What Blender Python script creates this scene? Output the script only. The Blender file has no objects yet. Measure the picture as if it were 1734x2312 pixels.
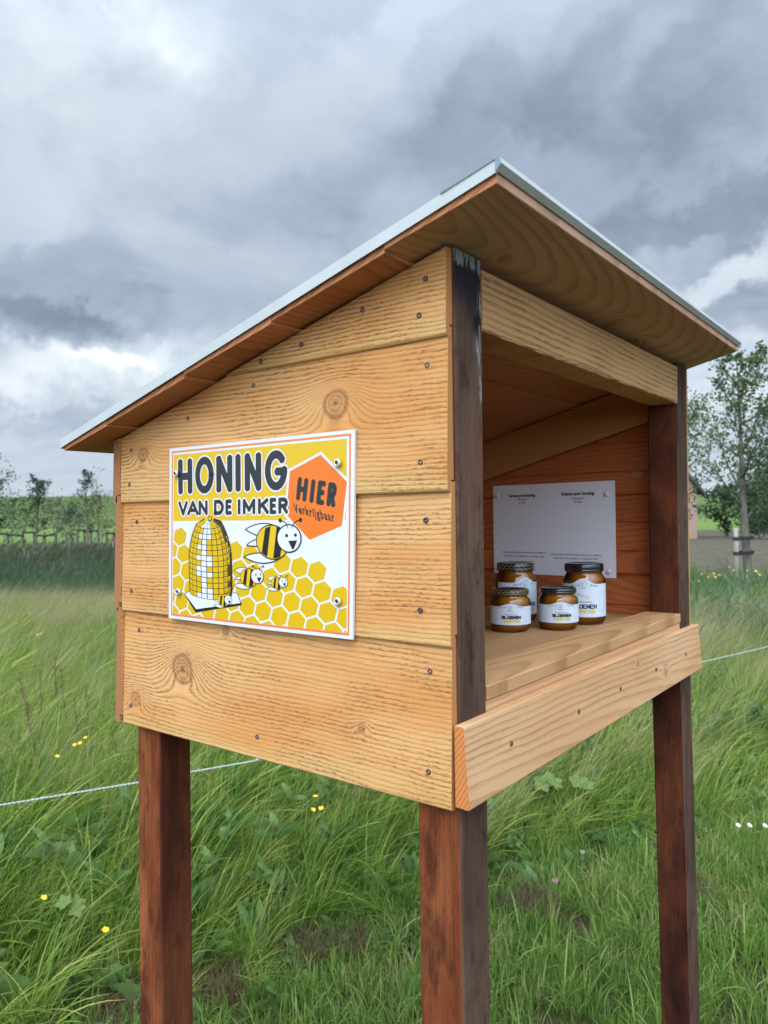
import bpy, bmesh, math, random
import numpy as np
from mathutils import Vector, Matrix
random.seed(7); rng = np.random.default_rng(11)
sc = bpy.context.scene
COL = sc.collection
K = 0.8395            # survey units -> metres
Z0 = 1.2              # bottom of the box above the lawn
# ------------------------------------------------------------------ camera
CAM = Vector((-0.68799, -0.44240, 0.31447 + Z0))
FW = Vector((0.7928871, 0.60934817, 0.00498409)).normalized()
RT = Vector((0.60935564, -0.79279052, -0.01299614)).normalized()
UP = RT.cross(FW).normalized()
cd = bpy.data.cameras.new('camera'); cam = bpy.data.objects.new('camera', cd); COL.objects.link(cam)
M = Matrix((RT, UP, -FW)).transposed().to_4x4(); M.translation = CAM
cam.matrix_world = M
cd.sensor_fit = 'VERTICAL'; cd.sensor_height = 24.0; cd.sensor_width = 18.0
FPX = 1696.4
cd.lens = FPX / 2312 * 24.0
cd.clip_start = 0.05; cd.clip_end = 3000
cd.dof.use_dof = True; cd.dof.focus_distance = 1.12; cd.dof.aperture_fstop = 6.2
sc.camera = cam
sc.render.resolution_x = 768; sc.render.resolution_y = 1024

def pix_dir(x, y):
    return (FW + RT * ((x - 867) / FPX) + UP * ((1156 - y) / FPX))
def at_depth(x, y, dep):
    return CAM + pix_dir(x, y) * dep
def on_z(x, y, z):
    d = pix_dir(x, y); return CAM + d * ((z - CAM.z) / d.z)
def place(x, dep, z=0.0):          # a point of height z at a given depth under picture column x
    p = CAM + FW * dep + RT * ((x - 867) / FPX * dep); return Vector((p.x, p.y, z))

# ------------------------------------------------------------------ world, sun, exposure
class NT:
    def __init__(s, nt): s.nt = nt; s.N = nt.nodes; s.L = nt.links
    def link(s, v, sock):
        if isinstance(v, (int, float)): sock.default_value = v
        elif isinstance(v, (tuple, list)):
            sock.default_value = tuple(v) + ((1,) if len(v) == 3 and len(sock.default_value) == 4 else ())
        elif v is not None: s.L.new(v, sock)
    def m(s, op, a, b=None, c=None, clamp=False):
        n = s.N.new('ShaderNodeMath'); n.operation = op; n.use_clamp = clamp
        for i, v in enumerate((a, b, c)):
            if v is not None: s.link(v, n.inputs[i])
        return n.outputs[0]
    def add(s, a, b): return s.m('ADD', a, b)
    def sub(s, a, b): return s.m('SUBTRACT', a, b)
    def mul(s, a, b): return s.m('MULTIPLY', a, b)
    def vm(s, op, a, b=None, out=0):
        n = s.N.new('ShaderNodeVectorMath'); n.operation = op
        s.link(a, n.inputs[0])
        if b is not None: s.link(b, n.inputs[1])
        return n.outputs[out]
    def scale(s, v, k):
        n = s.N.new('ShaderNodeVectorMath'); n.operation = 'SCALE'; s.link(v, n.inputs[0]); s.link(k, n.inputs[3]); return n.outputs[0]
    def comb(s, x, y, z):
        n = s.N.new('ShaderNodeCombineXYZ')
        for i, v in enumerate((x, y, z)): s.link(v, n.inputs[i])
        return n.outputs[0]
    def sep(s, v):
        n = s.N.new('ShaderNodeSeparateXYZ'); s.link(v, n.inputs[0]); return n.outputs
    def noise(s, vec, scale=1.0, detail=3, rough=.5, dist=0.0, color=False):
        n = s.N.new('ShaderNodeTexNoise'); s.link(vec, n.inputs['Vector']); n.inputs['Scale'].default_value = scale
        n.inputs['Detail'].default_value = detail; n.inputs['Roughness'].default_value = rough; n.inputs['Distortion'].default_value = dist
        return n.outputs['Color'] if color else n.outputs[0]
    def smooth(s, v, a, b):
        n = s.N.new('ShaderNodeMapRange'); n.interpolation_type = 'SMOOTHSTEP'; s.link(v, n.inputs[0])
        s.link(a, n.inputs[1]); s.link(b, n.inputs[2]); n.inputs[3].default_value = 0; n.inputs[4].default_value = 1
        return n.outputs[0]
    def mix(s, f, a, b, mode='MIX'):
        n = s.N.new('ShaderNodeMix'); n.data_type = 'RGBA'; n.blend_type = mode; n.clamp_factor = True
        s.link(f, n.inputs[0]); s.link(a, n.inputs[6]); s.link(b, n.inputs[7]); return n.outputs[2]
    def ramp(s, f, stops):
        n = s.N.new('ShaderNodeValToRGB'); cr = n.color_ramp
        while len(cr.elements) < len(stops): cr.elements.new(0.5)
        for e, (p, c) in zip(cr.elements, stops): e.position = p; e.color = tuple(c) + (1,)
        s.link(f, n.inputs[0]); return n.outputs[0]
    def coord(s, kind='Object'):
        n = s.N.new('ShaderNodeTexCoord'); return n.outputs[kind]
    def bump(s, h, strength=.5, dist=.002):
        n = s.N.new('ShaderNodeBump'); n.inputs['Strength'].default_value = strength; n.inputs['Distance'].default_value = dist
        s.link(h, n.inputs['Height']); return n.outputs[0]

world = bpy.data.worlds.new('World'); sc.world = world; world.use_nodes = True
SUN_DIR = Vector((-0.60, -0.28, 0.75)).normalized()
SUN_EL = math.asin(SUN_DIR.z); SUN_AZ = math.atan2(SUN_DIR.x, SUN_DIR.y)
def build_world():
    g = NT(world.node_tree); g.N.clear()
    out = g.N.new('ShaderNodeOutputWorld')
    sky = g.N.new('ShaderNodeTexSky'); sky.sky_type = 'NISHITA'; sky.sun_disc = False
    sky.sun_elevation = SUN_EL; sky.sun_rotation = SUN_AZ; sky.air_density = 1.0; sky.dust_density = 2.0
    b1 = g.N.new('ShaderNodeBackground'); g.link(sky.outputs[0], b1.inputs[0]); b1.inputs[1].default_value = 0.10
    d = g.coord('Generated'); x, y, z = g.sep(d)
    zc = g.add(g.m('MAXIMUM', z, 0.0), 0.28)
    pl = g.comb(g.m('DIVIDE', x, zc), g.m('DIVIDE', y, zc), 0.0)
    # cloud decks drift along one heading: stretch the noise with it
    rot = g.N.new('ShaderNodeVectorRotate'); rot.rotation_type = 'Z_AXIS'; g.link(pl, rot.inputs['Vector']); rot.inputs['Angle'].default_value = 0.75
    st = g.vm('MULTIPLY', rot.outputs[0], (0.80, 1.15, 1.0))
    wv = g.noise(g.vm('ADD', st, (3.1, 7.7, 0.4)), 1.1, 3, .5, 0, True)
    st2 = g.vm('ADD', st, g.scale(g.vm('SUBTRACT', wv, (.5, .5, .5)), 0.9))
    n1 = g.noise(g.vm('ADD', st2, (2.4, 12.3, 5.0)), 0.9, 7, .55)
    n2 = g.noise(g.vm('ADD', st2, (9.3, 4.2, 1.0)), 2.6, 7, .60)
    n3 = g.noise(g.vm('ADD', st2, (2.3, 1.2, 7.0)), 8.0, 6, .62)
    v = g.add(0.475, g.add(g.mul(g.sub(n1, .5), 0.34), g.add(g.mul(g.sub(n2, .5), 0.34), g.mul(g.sub(n3, .5), .10))))
    wd = g.noise(d, 4.0, 7, .60, 0, True)
    dw = g.vm('ADD', d, g.scale(g.vm('SUBTRACT', wd, (.5, .5, .5)), 0.34))
    dn = g.comb(g.mul(x, 1.0), g.mul(y, 1.0), g.mul(z, 1.9))
    e1n = g.noise(g.vm('ADD', dn, (3.3, .7, 2.1)), 5.5, 8, .60, .35); e2n = g.noise(g.vm('ADD', dn, (8.1, 4.7, 1.1)), 4.2, 7, .58, .3)
    for i_, (px, py, amp, s1, s2, ang, soft) in enumerate(BLOBS):
        c = pix_dir(px, py).normalized(); th = math.radians(ang); a1 = RT * math.cos(th) + UP * math.sin(th); a2 = UP * math.cos(th) - RT * math.sin(th)
        q = g.vm('SUBTRACT', dw, tuple(c)); u1 = g.mul(g.vm('DOT_PRODUCT', q, tuple(a1), 1), 1 / s1); u2 = g.mul(g.vm('DOT_PRODUCT', q, tuple(a2), 1), 1 / s2); u3 = g.mul(g.vm('DOT_PRODUCT', q, tuple(FW), 1), 1 / max(s1, s2))
        e = g.m('POWER', 2.718, g.mul(g.add(g.mul(u1, u1), g.add(g.mul(u2, u2), g.mul(u3, u3))), -1.0))
        f_ = g.add(e, g.mul(g.mul(g.sub((e1n, e2n)[i_ % 2], .5), 1.9), g.smooth(e, .02, .45)))
        v = g.add(v, g.mul(g.smooth(f_, .48 - soft * 1.35, .48 + soft * 1.35), amp * .72))
    # brighter towards the horizon haze
    v = g.add(v, g.mul(g.smooth(z, 0.22, 0.0), 0.16))
    col = g.ramp(v, [(0.0, (.13, .16, .22)), (0.28, (.225, .280, .365)), (0.5, (.37, .44, .535)), (0.74, (.58, .65, .72)), (1.0, (.98, 1.0, 1.02))])
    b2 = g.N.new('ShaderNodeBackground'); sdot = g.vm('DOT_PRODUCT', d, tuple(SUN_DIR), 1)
    sky_fill = g.add(.80, g.add(g.mul(g.smooth(z, .42, 1.0), 1.5), g.mul(g.smooth(sdot, .05, 1.0), 3.6)))      # overhead and round the veiled sun the sky is raised to fill stall and grass
    g.link(g.mix(1.0, col, g.comb(sky_fill, sky_fill, sky_fill), 'MULTIPLY'), b2.inputs[0]); b2.inputs[1].default_value = CLOUD_STRENGTH
    cov = g.sub(1.0, g.mul(g.smooth(v, .5, .8), g.mul(g.smooth(n2, .45, .62), .22)))
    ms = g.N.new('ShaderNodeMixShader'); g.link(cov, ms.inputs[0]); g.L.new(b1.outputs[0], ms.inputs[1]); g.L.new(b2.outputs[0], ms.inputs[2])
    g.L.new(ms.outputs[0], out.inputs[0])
CLOUD_STRENGTH = 1.10
BLOBS = [  # banks of cloud (negative) and gaps (positive): heading, depth, extents, slant, softness of the edge
    (60, 650, -.17, .22, .055, 5, .22), (130, 770, -.20, .17, .050, -4, .14), (300, 740, -.10, .12, .035, 14, .2), (320, 715, .15, .06, .020, 20, .25), (260, 690, .10, .05, .015, 10, .25),
    (90, 900, .40, .24, .055, 0, .35), (330, 835, .34, .10, .035, 15, .3), (40, 985, -.16, .08, .016, 0, .2), (150, 1010, -.08, .12, .014, 0, .2),
    (60, 260, .24, .16, .20, 20, .45), (370, 50, .20, .07, .05, 30, .35), (190, 120, .10, .10, .06, 30, .4), (820, 40, .10, .14, .03, 20, .4), (480, 480, -.10, .26, .05, 22, .35), (700, 430, -.07, .16, .05, 25, .3),
    (1180, 250, -.12, .26, .05, 20, .28), (1420, 190, -.13, .16, .06, 15, .22), (1690, 130, -.11, .12, .05, 30, .22), (1480, 150, .14, .06, .035, 35, .35), (1340, 60, .06, .15, .05, 10, .4),
    (1620, 440, -.22, .16, .055, 12, .18), (1430, 400, -.08, .14, .05, 20, .3), (1520, 545, .20, .07, .022, 15, .22), (1670, 600, .26, .10, .026, 10, .25), (1560, 640, .12, .10, .02, 10, .25), (1700, 700, -.10, .12, .03, 5, .25), (1640, 900, .38, .14, .06, 0, .4),
    (600, 250, .05, .2, .08, 20, .4),
]
build_world()
sd = bpy.data.lights.new('sun', 'SUN'); sd.energy = 1.0; sd.angle = math.radians(35); sd.color = (1.0, .93, .82)
sun = bpy.data.objects.new('sun', sd); COL.objects.link(sun)
sun.rotation_euler = SUN_DIR.to_track_quat('Z', 'Y').to_euler()
sc.view_settings.view_transform = 'Standard'; sc.view_settings.look = 'None'
sc.view_settings.exposure = 0.5; sc.view_settings.gamma = 1.0; sc.view_settings.use_curve_mapping = False
sc.render.engine = 'CYCLES'
cy = sc.cycles; cy.max_bounces = 12; cy.diffuse_bounces = 6; cy.transmission_bounces = 10; cy.transparent_max_bounces = 12; cy.glossy_bounces = 4
cy.use_denoising = True; cy.denoiser = 'OPENIMAGEDENOISE'; cy.denoising_prefilter = 'ACCURATE'; cy.denoising_input_passes = 'RGB_ALBEDO_NORMAL'
cy.caustics_reflective = False; cy.caustics_refractive = False; cy.sample_clamp_indirect = 8

# ------------------------------------------------------------------ object helpers
def link(name, me, parent=None, mats=(), loc=None):
    o = bpy.data.objects.new(name, me); COL.objects.link(o)
    if me is not None:
        for m_ in mats:
            if m_ is not None and len(me.materials) < len(mats): me.materials.append(m_)
    if parent is not None:
        o.parent = parent
        o.location = -Vector(parent.get('_base', (0, 0, 0))) if loc is None else loc
    elif loc is not None: o.location = loc
    return o
def tag(o, label=None, cat=None, group=None, kind=None):
    if label: o['label'] = label
    if cat: o['category'] = cat
    if group: o['group'] = group
    if kind: o['kind'] = kind
    return o
def thing(name, label, cat, base, group=None):
    o = bpy.data.objects.new(name, None); COL.objects.link(o); o.location = base; o.empty_display_size = .05
    BASES[o.name] = Vector(base); return tag(o, label, cat, group)
BASES = {}
def part(name, me, parent, *mats):      # mesh given in world coordinates
    o = bpy.data.objects.new(name, me); COL.objects.link(o)
    if len(me.materials) == 0:
        for m_ in mats: me.materials.append(m_)
    o.parent = parent
    o.location = -BASES.get(parent.name, Vector((0, 0, 0)))
    return o
def sub(name, me, parent, loc, rot=(0, 0, 0), scale=(1, 1, 1), mats=()):
    o = bpy.data.objects.new(name, me); COL.objects.link(o); o.parent = parent
    if len(me.materials) == 0:
        for m_ in mats: me.materials.append(m_)
    o.location = Vector(loc) - BASES.get(parent.name, Vector((0, 0, 0))); o.rotation_euler = rot; o.scale = scale
    return o
def mesh(name, bm, smooth=False):
    me = bpy.data.meshes.new(name); bmesh.ops.recalc_face_normals(bm, faces=bm.faces[:]) ; bm.to_mesh(me); bm.free()
    if smooth: me.shade_smooth()
    return me
def pyd(name, V, F, mi=None, smooth=False):
    me = bpy.data.meshes.new(name); me.from_pydata([tuple(v) for v in V], [], F)
    if mi is not None: me.polygons.foreach_set('material_index', mi)
    me.update()
    if smooth: me.shade_smooth()
    return me
def fastmesh(name, V, quads, mi=None, smooth=False):
    V = np.asarray(V, np.float32); quads = np.asarray(quads, np.int32); n = len(quads); k = quads.shape[1]
    me = bpy.data.meshes.new(name); me.vertices.add(len(V)); me.vertices.foreach_set('co', V.ravel())
    me.loops.add(n * k); me.loops.foreach_set('vertex_index', quads.ravel())
    me.polygons.add(n); me.polygons.foreach_set('loop_start', np.arange(n, dtype=np.int32) * k)
    if mi is not None: me.polygons.foreach_set('material_index', np.asarray(mi, np.int32))
    me.update(calc_edges=True); me.validate()
    if smooth: me.shade_smooth()
    return me
AX = {'X': 0, 'Y': 1, 'Z': 2}
def prism(bm, prof, axis, a0, a1, seg=1, cap=1):
    """prof: polygon in the two other axes (in x,y,z order); extruded along axis; side faces slot 0, ends slot cap"""
    ax = AX[axis]; oth = [i for i in range(3) if i != ax]; rings = []
    for k in range(seg + 1):
        t = a0 + (a1 - a0) * k / seg; r = []
        for p in prof:
            c = [0, 0, 0]; c[ax] = t; c[oth[0]] = p[0]; c[oth[1]] = p[1]; r.append(bm.verts.new(c))
        rings.append(r)
    n = len(prof); fs = []
    for k in range(seg):
        for i in range(n):
            f = bm.faces.new((rings[k][i], rings[k][(i + 1) % n], rings[k + 1][(i + 1) % n], rings[k + 1][i])); f.material_index = 0; fs.append(f)
    for r in (rings[0], rings[-1]):
        f = bm.faces.new(r); f.material_index = cap; fs.append(f)
    return fs
def rect(a0, a1, b0, b1, c=.0015):
    return [(a0 + c, b0), (a1 - c, b0), (a1, b0 + c), (a1, b1 - c), (a1 - c, b1), (a0 + c, b1), (a0, b1 - c), (a0, b0 + c)]
def bar(axis, a0, a1, p0, p1, q0, q1, c=.0015, seg=1):
    bm = bmesh.new(); prism(bm, rect(p0, p1, q0, q1, c), axis, a0, a1, seg); return bm
def cut(bm, co, no, slot=0):
    g = bmesh.ops.bisect_plane(bm, geom=bm.verts[:] + bm.edges[:] + bm.faces[:], plane_co=co, plane_no=no, clear_outer=True)
    ed = [e for e in g['geom_cut'] if isinstance(e, bmesh.types.BMEdge)]
    if ed:
        r = bmesh.ops.contextual_create(bm, geom=ed)
        for f in r['faces']: f.material_index = slot
def tube(bm, pts, rad, n=8, slot=0, cap=True):
    pts = [Vector(p) for p in pts]; rings = []
    if isinstance(rad, (int, float)): rad = [rad] * len(pts)
    for i, p in enumerate(pts):
        t = (pts[min(i + 1, len(pts) - 1)] - pts[max(i - 1, 0)]).normalized()
        a = t.orthogonal().normalized() if i == 0 else (a - t * a.dot(t)).normalized()
        b = t.cross(a)
        rings.append([bm.verts.new(p + (a * math.cos(2 * math.pi * k / n) + b * math.sin(2 * math.pi * k / n)) * rad[i]) for k in range(n)])
    for i in range(len(rings) - 1):
        for k in range(n):
            f = bm.faces.new((rings[i][k], rings[i][(k + 1) % n], rings[i + 1][(k + 1) % n], rings[i + 1][k])); f.material_index = slot; f.smooth = True
    if cap:
        for r in (rings[0], rings[-1]):
            try: bm.faces.new(r).material_index = slot
            except ValueError: pass
def lathe(bm, prof, n=32, slots=None, c=(0, 0, 0)):
    rings = []
    for r, z in prof:
        rings.append([bm.verts.new((c[0] + r * math.cos(2 * math.pi * k / n), c[1] + r * math.sin(2 * math.pi * k / n), c[2] + z)) for k in range(n)] if r > 1e-6 else [bm.verts.new((c[0], c[1], c[2] + z))])
    for i in range(len(rings) - 1):
        A, B = rings[i], rings[i + 1]
        for k in range(n):
            k2 = (k + 1) % n
            vs = [A[k % len(A)], A[k2 % len(A)], B[k2 % len(B)], B[k % len(B)]]
            u = []
            for v_ in vs:
                if v_ not in u: u.append(v_)
            if len(u) > 2:
                f = bm.faces.new(u); f.smooth = True; f.material_index = slots[i] if slots else 0

# ------------------------------------------------------------------ materials
def pmat(name, col, rough=.6, metal=0.0, spec=.5, **kw):
    m_ = bpy.data.materials.new(name); m_.use_nodes = True; b = m_.node_tree.nodes['Principled BSDF']
    b.inputs['Base Color'].default_value = tuple(col) + (1,); b.inputs['Roughness'].default_value = rough; b.inputs['Metallic'].default_value = metal
    b.inputs['Specular IOR Level'].default_value = spec
    for k, v in kw.items(): b.inputs[k.replace('_', ' ')].default_value = v
    return m_
def noisy(name, c1, c2, scale, rough=.7, bump=0, bscale=None, stretch=(1, 1, 1), coord='Object', detail=5, spec=.3, metal=0, lo=.35, hi=.65):
    m_ = pmat(name, c1, rough, metal, spec); g = NT(m_.node_tree); b = g.N['Principled BSDF']
    v = g.vm('MULTIPLY', g.coord(coord), stretch)
    n = g.noise(v, scale, detail, .6); g.link(g.mix(g.smooth(n, lo, hi), c1, c2), b.inputs['Base Color'])
    if bump: g.link(g.bump(g.noise(v, bscale or scale * 3, 4, .6), bump, .003), b.inputs['Normal'])
    return m_
def wood(name, la, wa, light=(.66, .365, .145), mid=(.60, .270, .082), dark=(.30, .115, .034), lip_yellow=(.61, .395, .150), seed=0.0, c=0.0, tilt=.06, d0=.06, freq=150.0, tw=0.0,
         knots=(), lip_bands=(), rough_amt=1.0, late=.40, bump=1.0, red=0.0, warp=.010):
    """sawn softwood: growth rings cut by a board face, pulled round knots; la / wa = axes along and across the board"""
    m_ = pmat(name, mid, .72, 0, .22); g = NT(m_.node_tree); b = g.N['Principled BSDF']
    P = g.sep(g.coord('Object')); l = P[AX[la]]; w = P[AX[wa]]
    s_ = seed * 3.7
    n0 = g.sub(g.noise(g.comb(g.mul(l, 1.9), g.mul(w, 6.0), s_), 1.0, 2, .5), .5)
    n1 = g.sub(g.noise(g.comb(g.mul(l, 11.0), g.mul(w, 38.0), s_ + 4), 1.0, 3, .55), .5)
    ww = g.add(g.sub(w, c), g.add(g.mul(n0, warp), g.mul(n1, .0075)))
    dd = g.add(d0, g.add(g.mul(l, tilt), g.mul(n0, warp * .8)))
    F = g.m('SQRT', g.add(g.mul(ww, ww), g.mul(dd, dd)))
    kmask = 0.0; kring = 0.0; kout = 0.0; krr = 0.0
    for (lk, wk, rk) in knots:
        dl = g.sub(g.add(l, g.mul(n1, .01)), lk); dw = g.sub(g.add(w, g.mul(n1, .01)), wk)
        r2 = g.add(g.mul(g.mul(dl, dl), .45), g.mul(dw, dw))
        F = g.add(F, g.mul(g.m('POWER', 2.718, g.mul(r2, -1.0 / (rk * rk * 2.6))), rk * 2.0))
        rr = g.m('SQRT', g.add(g.mul(g.mul(dl, dl), .8), g.mul(dw, dw)))
        kmask = g.m('MAXIMUM', kmask, g.smooth(rr, rk * 1.15, rk * .55))
        kring = g.m('MAXIMUM', kring, g.smooth(rr, rk * .22, rk * .08))
        kout = g.m('MAXIMUM', kout, g.mul(g.smooth(rr, rk * .72, rk * .92), g.smooth(rr, rk * 1.22, rk * .96)))
        krr = g.m('MAXIMUM', krr, g.mul(g.smooth(rr, rk * .95, rk * .8), g.smooth(g.m('FRACT', g.mul(rr, 3.2 / rk)), .35, .85)))
    t = g.mul(F, freq)
    fr = g.m('FRACT', t); fl = g.m('FLOOR', t)
    rv = g.noise(g.comb(g.mul(fl, .37), s_, 2.0), 1.0, 1, .5)
    lt = g.mul(g.smooth(fr, .40, .90), g.smooth(fr, 1.0, .93))
    brk = g.noise(g.comb(g.mul(l, 190.0), g.mul(w, 330.0), s_), 1.0, 3, .6)
    brk2 = g.noise(g.comb(g.mul(l, 9.0), g.mul(w, 26.0), s_ + 9), 1.0, 3, .5)
    lt2 = g.mul(lt, g.mul(g.add(.35, g.mul(brk2, 1.1)), g.add(.45, g.mul(brk, .9))))
    lt2 = g.mul(lt2, g.add(.55, g.mul(rv, .9)))
    tear = g.noise(g.comb(g.mul(l, 150.0), g.mul(w, 520.0), s_ + 6), 1.0, 4, .65)
    dash = g.mul(g.mul(g.smooth(fr, .25, .8), g.smooth(tear, .50, .66)), g.mul(g.smooth(brk2, .36, .60), rough_amt))
    big = g.noise(g.comb(g.mul(l, 3.0), g.mul(w, 11.0), s_ + 2), 1.0, 3, .5)
    col = g.mix(g.smooth(big, .35, .66), light, mid)
    for (ws, wid, amt) in lip_bands:  # blend to a yellower tone towards the board's lower edge
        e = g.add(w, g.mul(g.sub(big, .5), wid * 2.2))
        col = g.mix(g.mul(g.smooth(e, ws + wid, ws), amt), col, lip_yellow)
    if red: col = g.mix(red, col, (.34, .115, .045))
    col = g.mix(g.mul(lt2, late), col, dark)
    col = g.mix(g.mul(dash, .36), col, dark)
    fib = g.noise(g.comb(g.mul(l, 14.0), g.mul(w, 900.0), s_), 1.0, 2, .6)
    saw = g.noise(g.comb(g.mul(l, 420.0), g.mul(w, 60.0), s_ + 1), 1.0, 3, .6)
    k_ = g.add(.80, g.add(g.mul(fib, .26), g.mul(saw, .14)))
    col = g.mix(1.0, col, g.comb(k_, k_, k_), 'MULTIPLY')
    if knots:
        col = g.mix(g.mul(kmask, .72), col, (.47, .235, .085))
        col = g.mix(g.mul(kout, .62), col, (.24, .095, .035))
        col = g.mix(g.mul(krr, .38), col, (.25, .10, .035))
        col = g.mix(g.mul(kring, .75), col, (.09, .035, .016))
    g.link(col, b.inputs['Base Color'])
    tm = g.add(.12, g.mul(g.mul(lt, g.add(.2, brk2)), 1.5))
    h = g.add(g.mul(g.mul(tear, tm), 1.0 * rough_amt), g.add(g.mul(lt2, -.55), g.add(g.mul(dash, -.7), g.mul(saw, .16))))
    g.link(g.bump(h, .95 * bump, .0026), b.inputs['Normal'])
    return m_
def endgrain(name, a, bb, slope=1.0, light=(.52, .25, .09), dark=(.26, .095, .03), freq=190.0, off=0.0):
    m_ = pmat(name, light, .8, 0, .15); g = NT(m_.node_tree); b = g.N['Principled BSDF']
    P = g.sep(g.coord('Object')); u = P[AX[a]]; v = P[AX[bb]]
    n = g.noise(g.coord('Object'), 14, 3, .5)
    t = g.add(g.add(g.mul(u, slope), v), g.add(g.mul(n, .02), off))
    t = g.mul(g.add(t, g.mul(g.m('SINE', g.mul(v, 23.0)), .006)), freq); fr = g.m('FRACT', t)
    lt = g.mul(g.smooth(fr, .45, .85), g.smooth(fr, 1.0, .9))
    f2 = g.noise(g.coord('Object'), 700, 2, .6)
    col = g.mix(g.mul(lt, .75), g.mix(f2, light, tuple(x * .8 for x in light)), dark)
    g.link(col, b.inputs['Base Color']); g.link(g.bump(f2, .4, .001), b.inputs['Normal'])
    return m_
def hardwood(name, kind, seed=0):
    """dark red hardwood of the posts; 'red' raw side, 'grey' weathered front, 'burnt' weathered front with a charred, paint-smeared top"""
    m_ = pmat(name, (.2, .06, .03), .8, 0, .10); g = NT(m_.node_tree); b = g.N['Principled BSDF']
    o = g.coord('Object'); P = g.sep(o); s_ = seed * 5.3
    n = g.noise(g.vm('ADD', g.vm('MULTIPLY', o, (11, 11, 3.2)), (s_, s_, s_)), 1.0, 5, .6, .6)
    f = g.noise(g.vm('ADD', g.vm('MULTIPLY', o, (420, 420, 9)), (s_, 0, 0)), 1.0, 3, .6)
    sw = g.noise(g.vm('MULTIPLY', o, (60, 60, 330)), 1.0, 3, .6)
    pores = g.smooth(g.noise(g.vm('MULTIPLY', o, (650, 650, 70)), 1.0, 2, .5), .60, .72)
    if kind == 'dark':  # the red wood again, with the shade on those faces put into its colour
        c = g.ramp(n, [(.24, (.016, .006, .005)), (.40, (.050, .014, .008)), (.54, (.098, .028, .013)), (.72, (.165, .055, .022))])
    elif kind == 'red':
        c = g.ramp(n, [(.24, (.030, .009, .006)), (.40, (.095, .024, .010)), (.54, (.175, .048, .017)), (.72, (.27, .090, .032))])
    else:
        c = g.ramp(n, [(.25, (.046, .026, .018)), (.45, (.082, .048, .033)), (.6, (.115, .070, .049)), (.78, (.140, .066, .038))])
    bl = g.noise(g.vm('ADD', g.vm('MULTIPLY', o, (34, 34, 15)), (s_ + 2, 0, 0)), 1.0, 6, .68)
    c = g.mix(g.mul(g.smooth(bl, .50, .68), .62), c, (.030, .013, .009))
    c = g.mix(1.0, c, g.ramp(f, [(.25, (.62, .62, .62)), (.75, (1.25, 1.25, 1.25))]), 'MULTIPLY')
    c = g.mix(g.mul(pores, .6), c, (.025, .014, .010))
    if kind == 'burnt':
        zz = g.add(P[2], g.mul(g.sub(g.noise(g.vm('MULTIPLY', o, (30, 30, 9)), 1.0, 4, .6), .5), .10))
        xx = g.add(P[0], g.mul(g.sub(f, .5), .012))
        ch = g.mul(g.smooth(zz, Z0 + .515, Z0 + .575), .93)
        c = g.mix(ch, c, (.018, .018, .022))
        c = g.mix(g.mul(g.smooth(g.m('ABSOLUTE', g.sub(zz, Z0 + .533)), .022, .006), g.smooth(xx, .045, .058)), c, (.010, .011, .016))
        pn = g.noise(g.vm('MULTIPLY', o, (260, 260, 40)), 1.0, 4, .65)
        band = g.m('MAXIMUM', g.smooth(P[2], Z0 + .584, Z0 + .600), g.mul(g.smooth(xx, .058, .070), g.mul(g.smooth(P[2], Z0 + .40, Z0 + .46), .75)))
        paint = g.mul(g.smooth(g.add(pn, g.mul(band, .22)), .60, .70), g.smooth(band, .1, .6))
        dab = g.mul(g.smooth(g.vm('LENGTH', g.vm('MULTIPLY', g.vm('SUBTRACT', o, (.0615, 0, Z0 + .507)), (1, 0, .42)), None, 1), .0065, .002), g.smooth(pn, .40, .56))
        c = g.mix(g.mul(g.m('MAXIMUM', paint, dab), .72), c, (.27, .31, .31))
    g.link(c, b.inputs['Base Color'])
    h = g.add(g.mul(f, .5), g.add(g.mul(sw, .25), g.mul(pores, -.5)))
    g.link(g.bump(h, .5, .0012), b.inputs['Normal'])
    return m_

# ------------------------------------------------------------------ the honey stall
HB = .2025 * K; ZB0 = Z0 - .00829 * K; D = .72694 * K; PT = .01526 * K; PW = .06914 * K; LY = -.0050
XP2 = .985 * K; PW2 = .075 * K; XR = 1.070 * K            # right post, right wall inner face
SL = .26896; ZR = Z0 + .72384 * K                          # roof underside at Y = 0
RO, ROF, RR, ROB = .05763 * K, .11034 * K, 1.10618 * K, .09681 * K
us = lambda y: ZR - SL * y
RN = Vector((0, SL, 1)).normalized()
stall = thing('honey_stall', 'open wooden honey stall on four dark posts with a sloping metal-edged roof', 'honey stall', (XR / 2, D / 2, 0))

M_end_side = endgrain('plank_end_grain', 'X', 'Z', -1.1)
M_end_pale = endgrain('plank_end_grain_pale', 'X', 'Z', -1.3, (.55, .33, .12), (.30, .15, .05))
M_end_back = endgrain('back_plank_end_grain', 'Y', 'Z', -.55, (.42, .19, .085), (.24, .085, .032), 150)
BADJ = [  # per board: ring centre, tilt, depth, seed, knots
    dict(c=Z0 + .215, tilt=.03, d0=.035, seed=1.0, freq=185, knots=[(.552*K, Z0+.112*K, .020), (.689*K, Z0+.042*K, .011), (.151*K, Z0+.078*K, .005), (.439*K, Z0+.188*K, .006)]),
    dict(c=Z0 + .395, tilt=-.05, d0=.040, seed=2.3, freq=190, knots=[(.33, Z0+.27, .012)]),
    dict(c=Z0 + .56, tilt=.04, d0=.035, seed=3.1, freq=185, knots=[(.191*K, Z0+.538*K, .017), (.659*K, Z0+.493*K, .011)]),
    dict(c=Z0 + .72, tilt=.02, d0=.055, seed=4.7, freq=200, knots=[]),
]
M_side = [wood('side_plank_wood_%s' % w_, 'Y', 'Z', lip_bands=[(ZB0 + HB * i + .002, .040, .60)], **BADJ[i]) for i, w_ in enumerate(('lowest', 'lower', 'upper', 'top'))]
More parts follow.
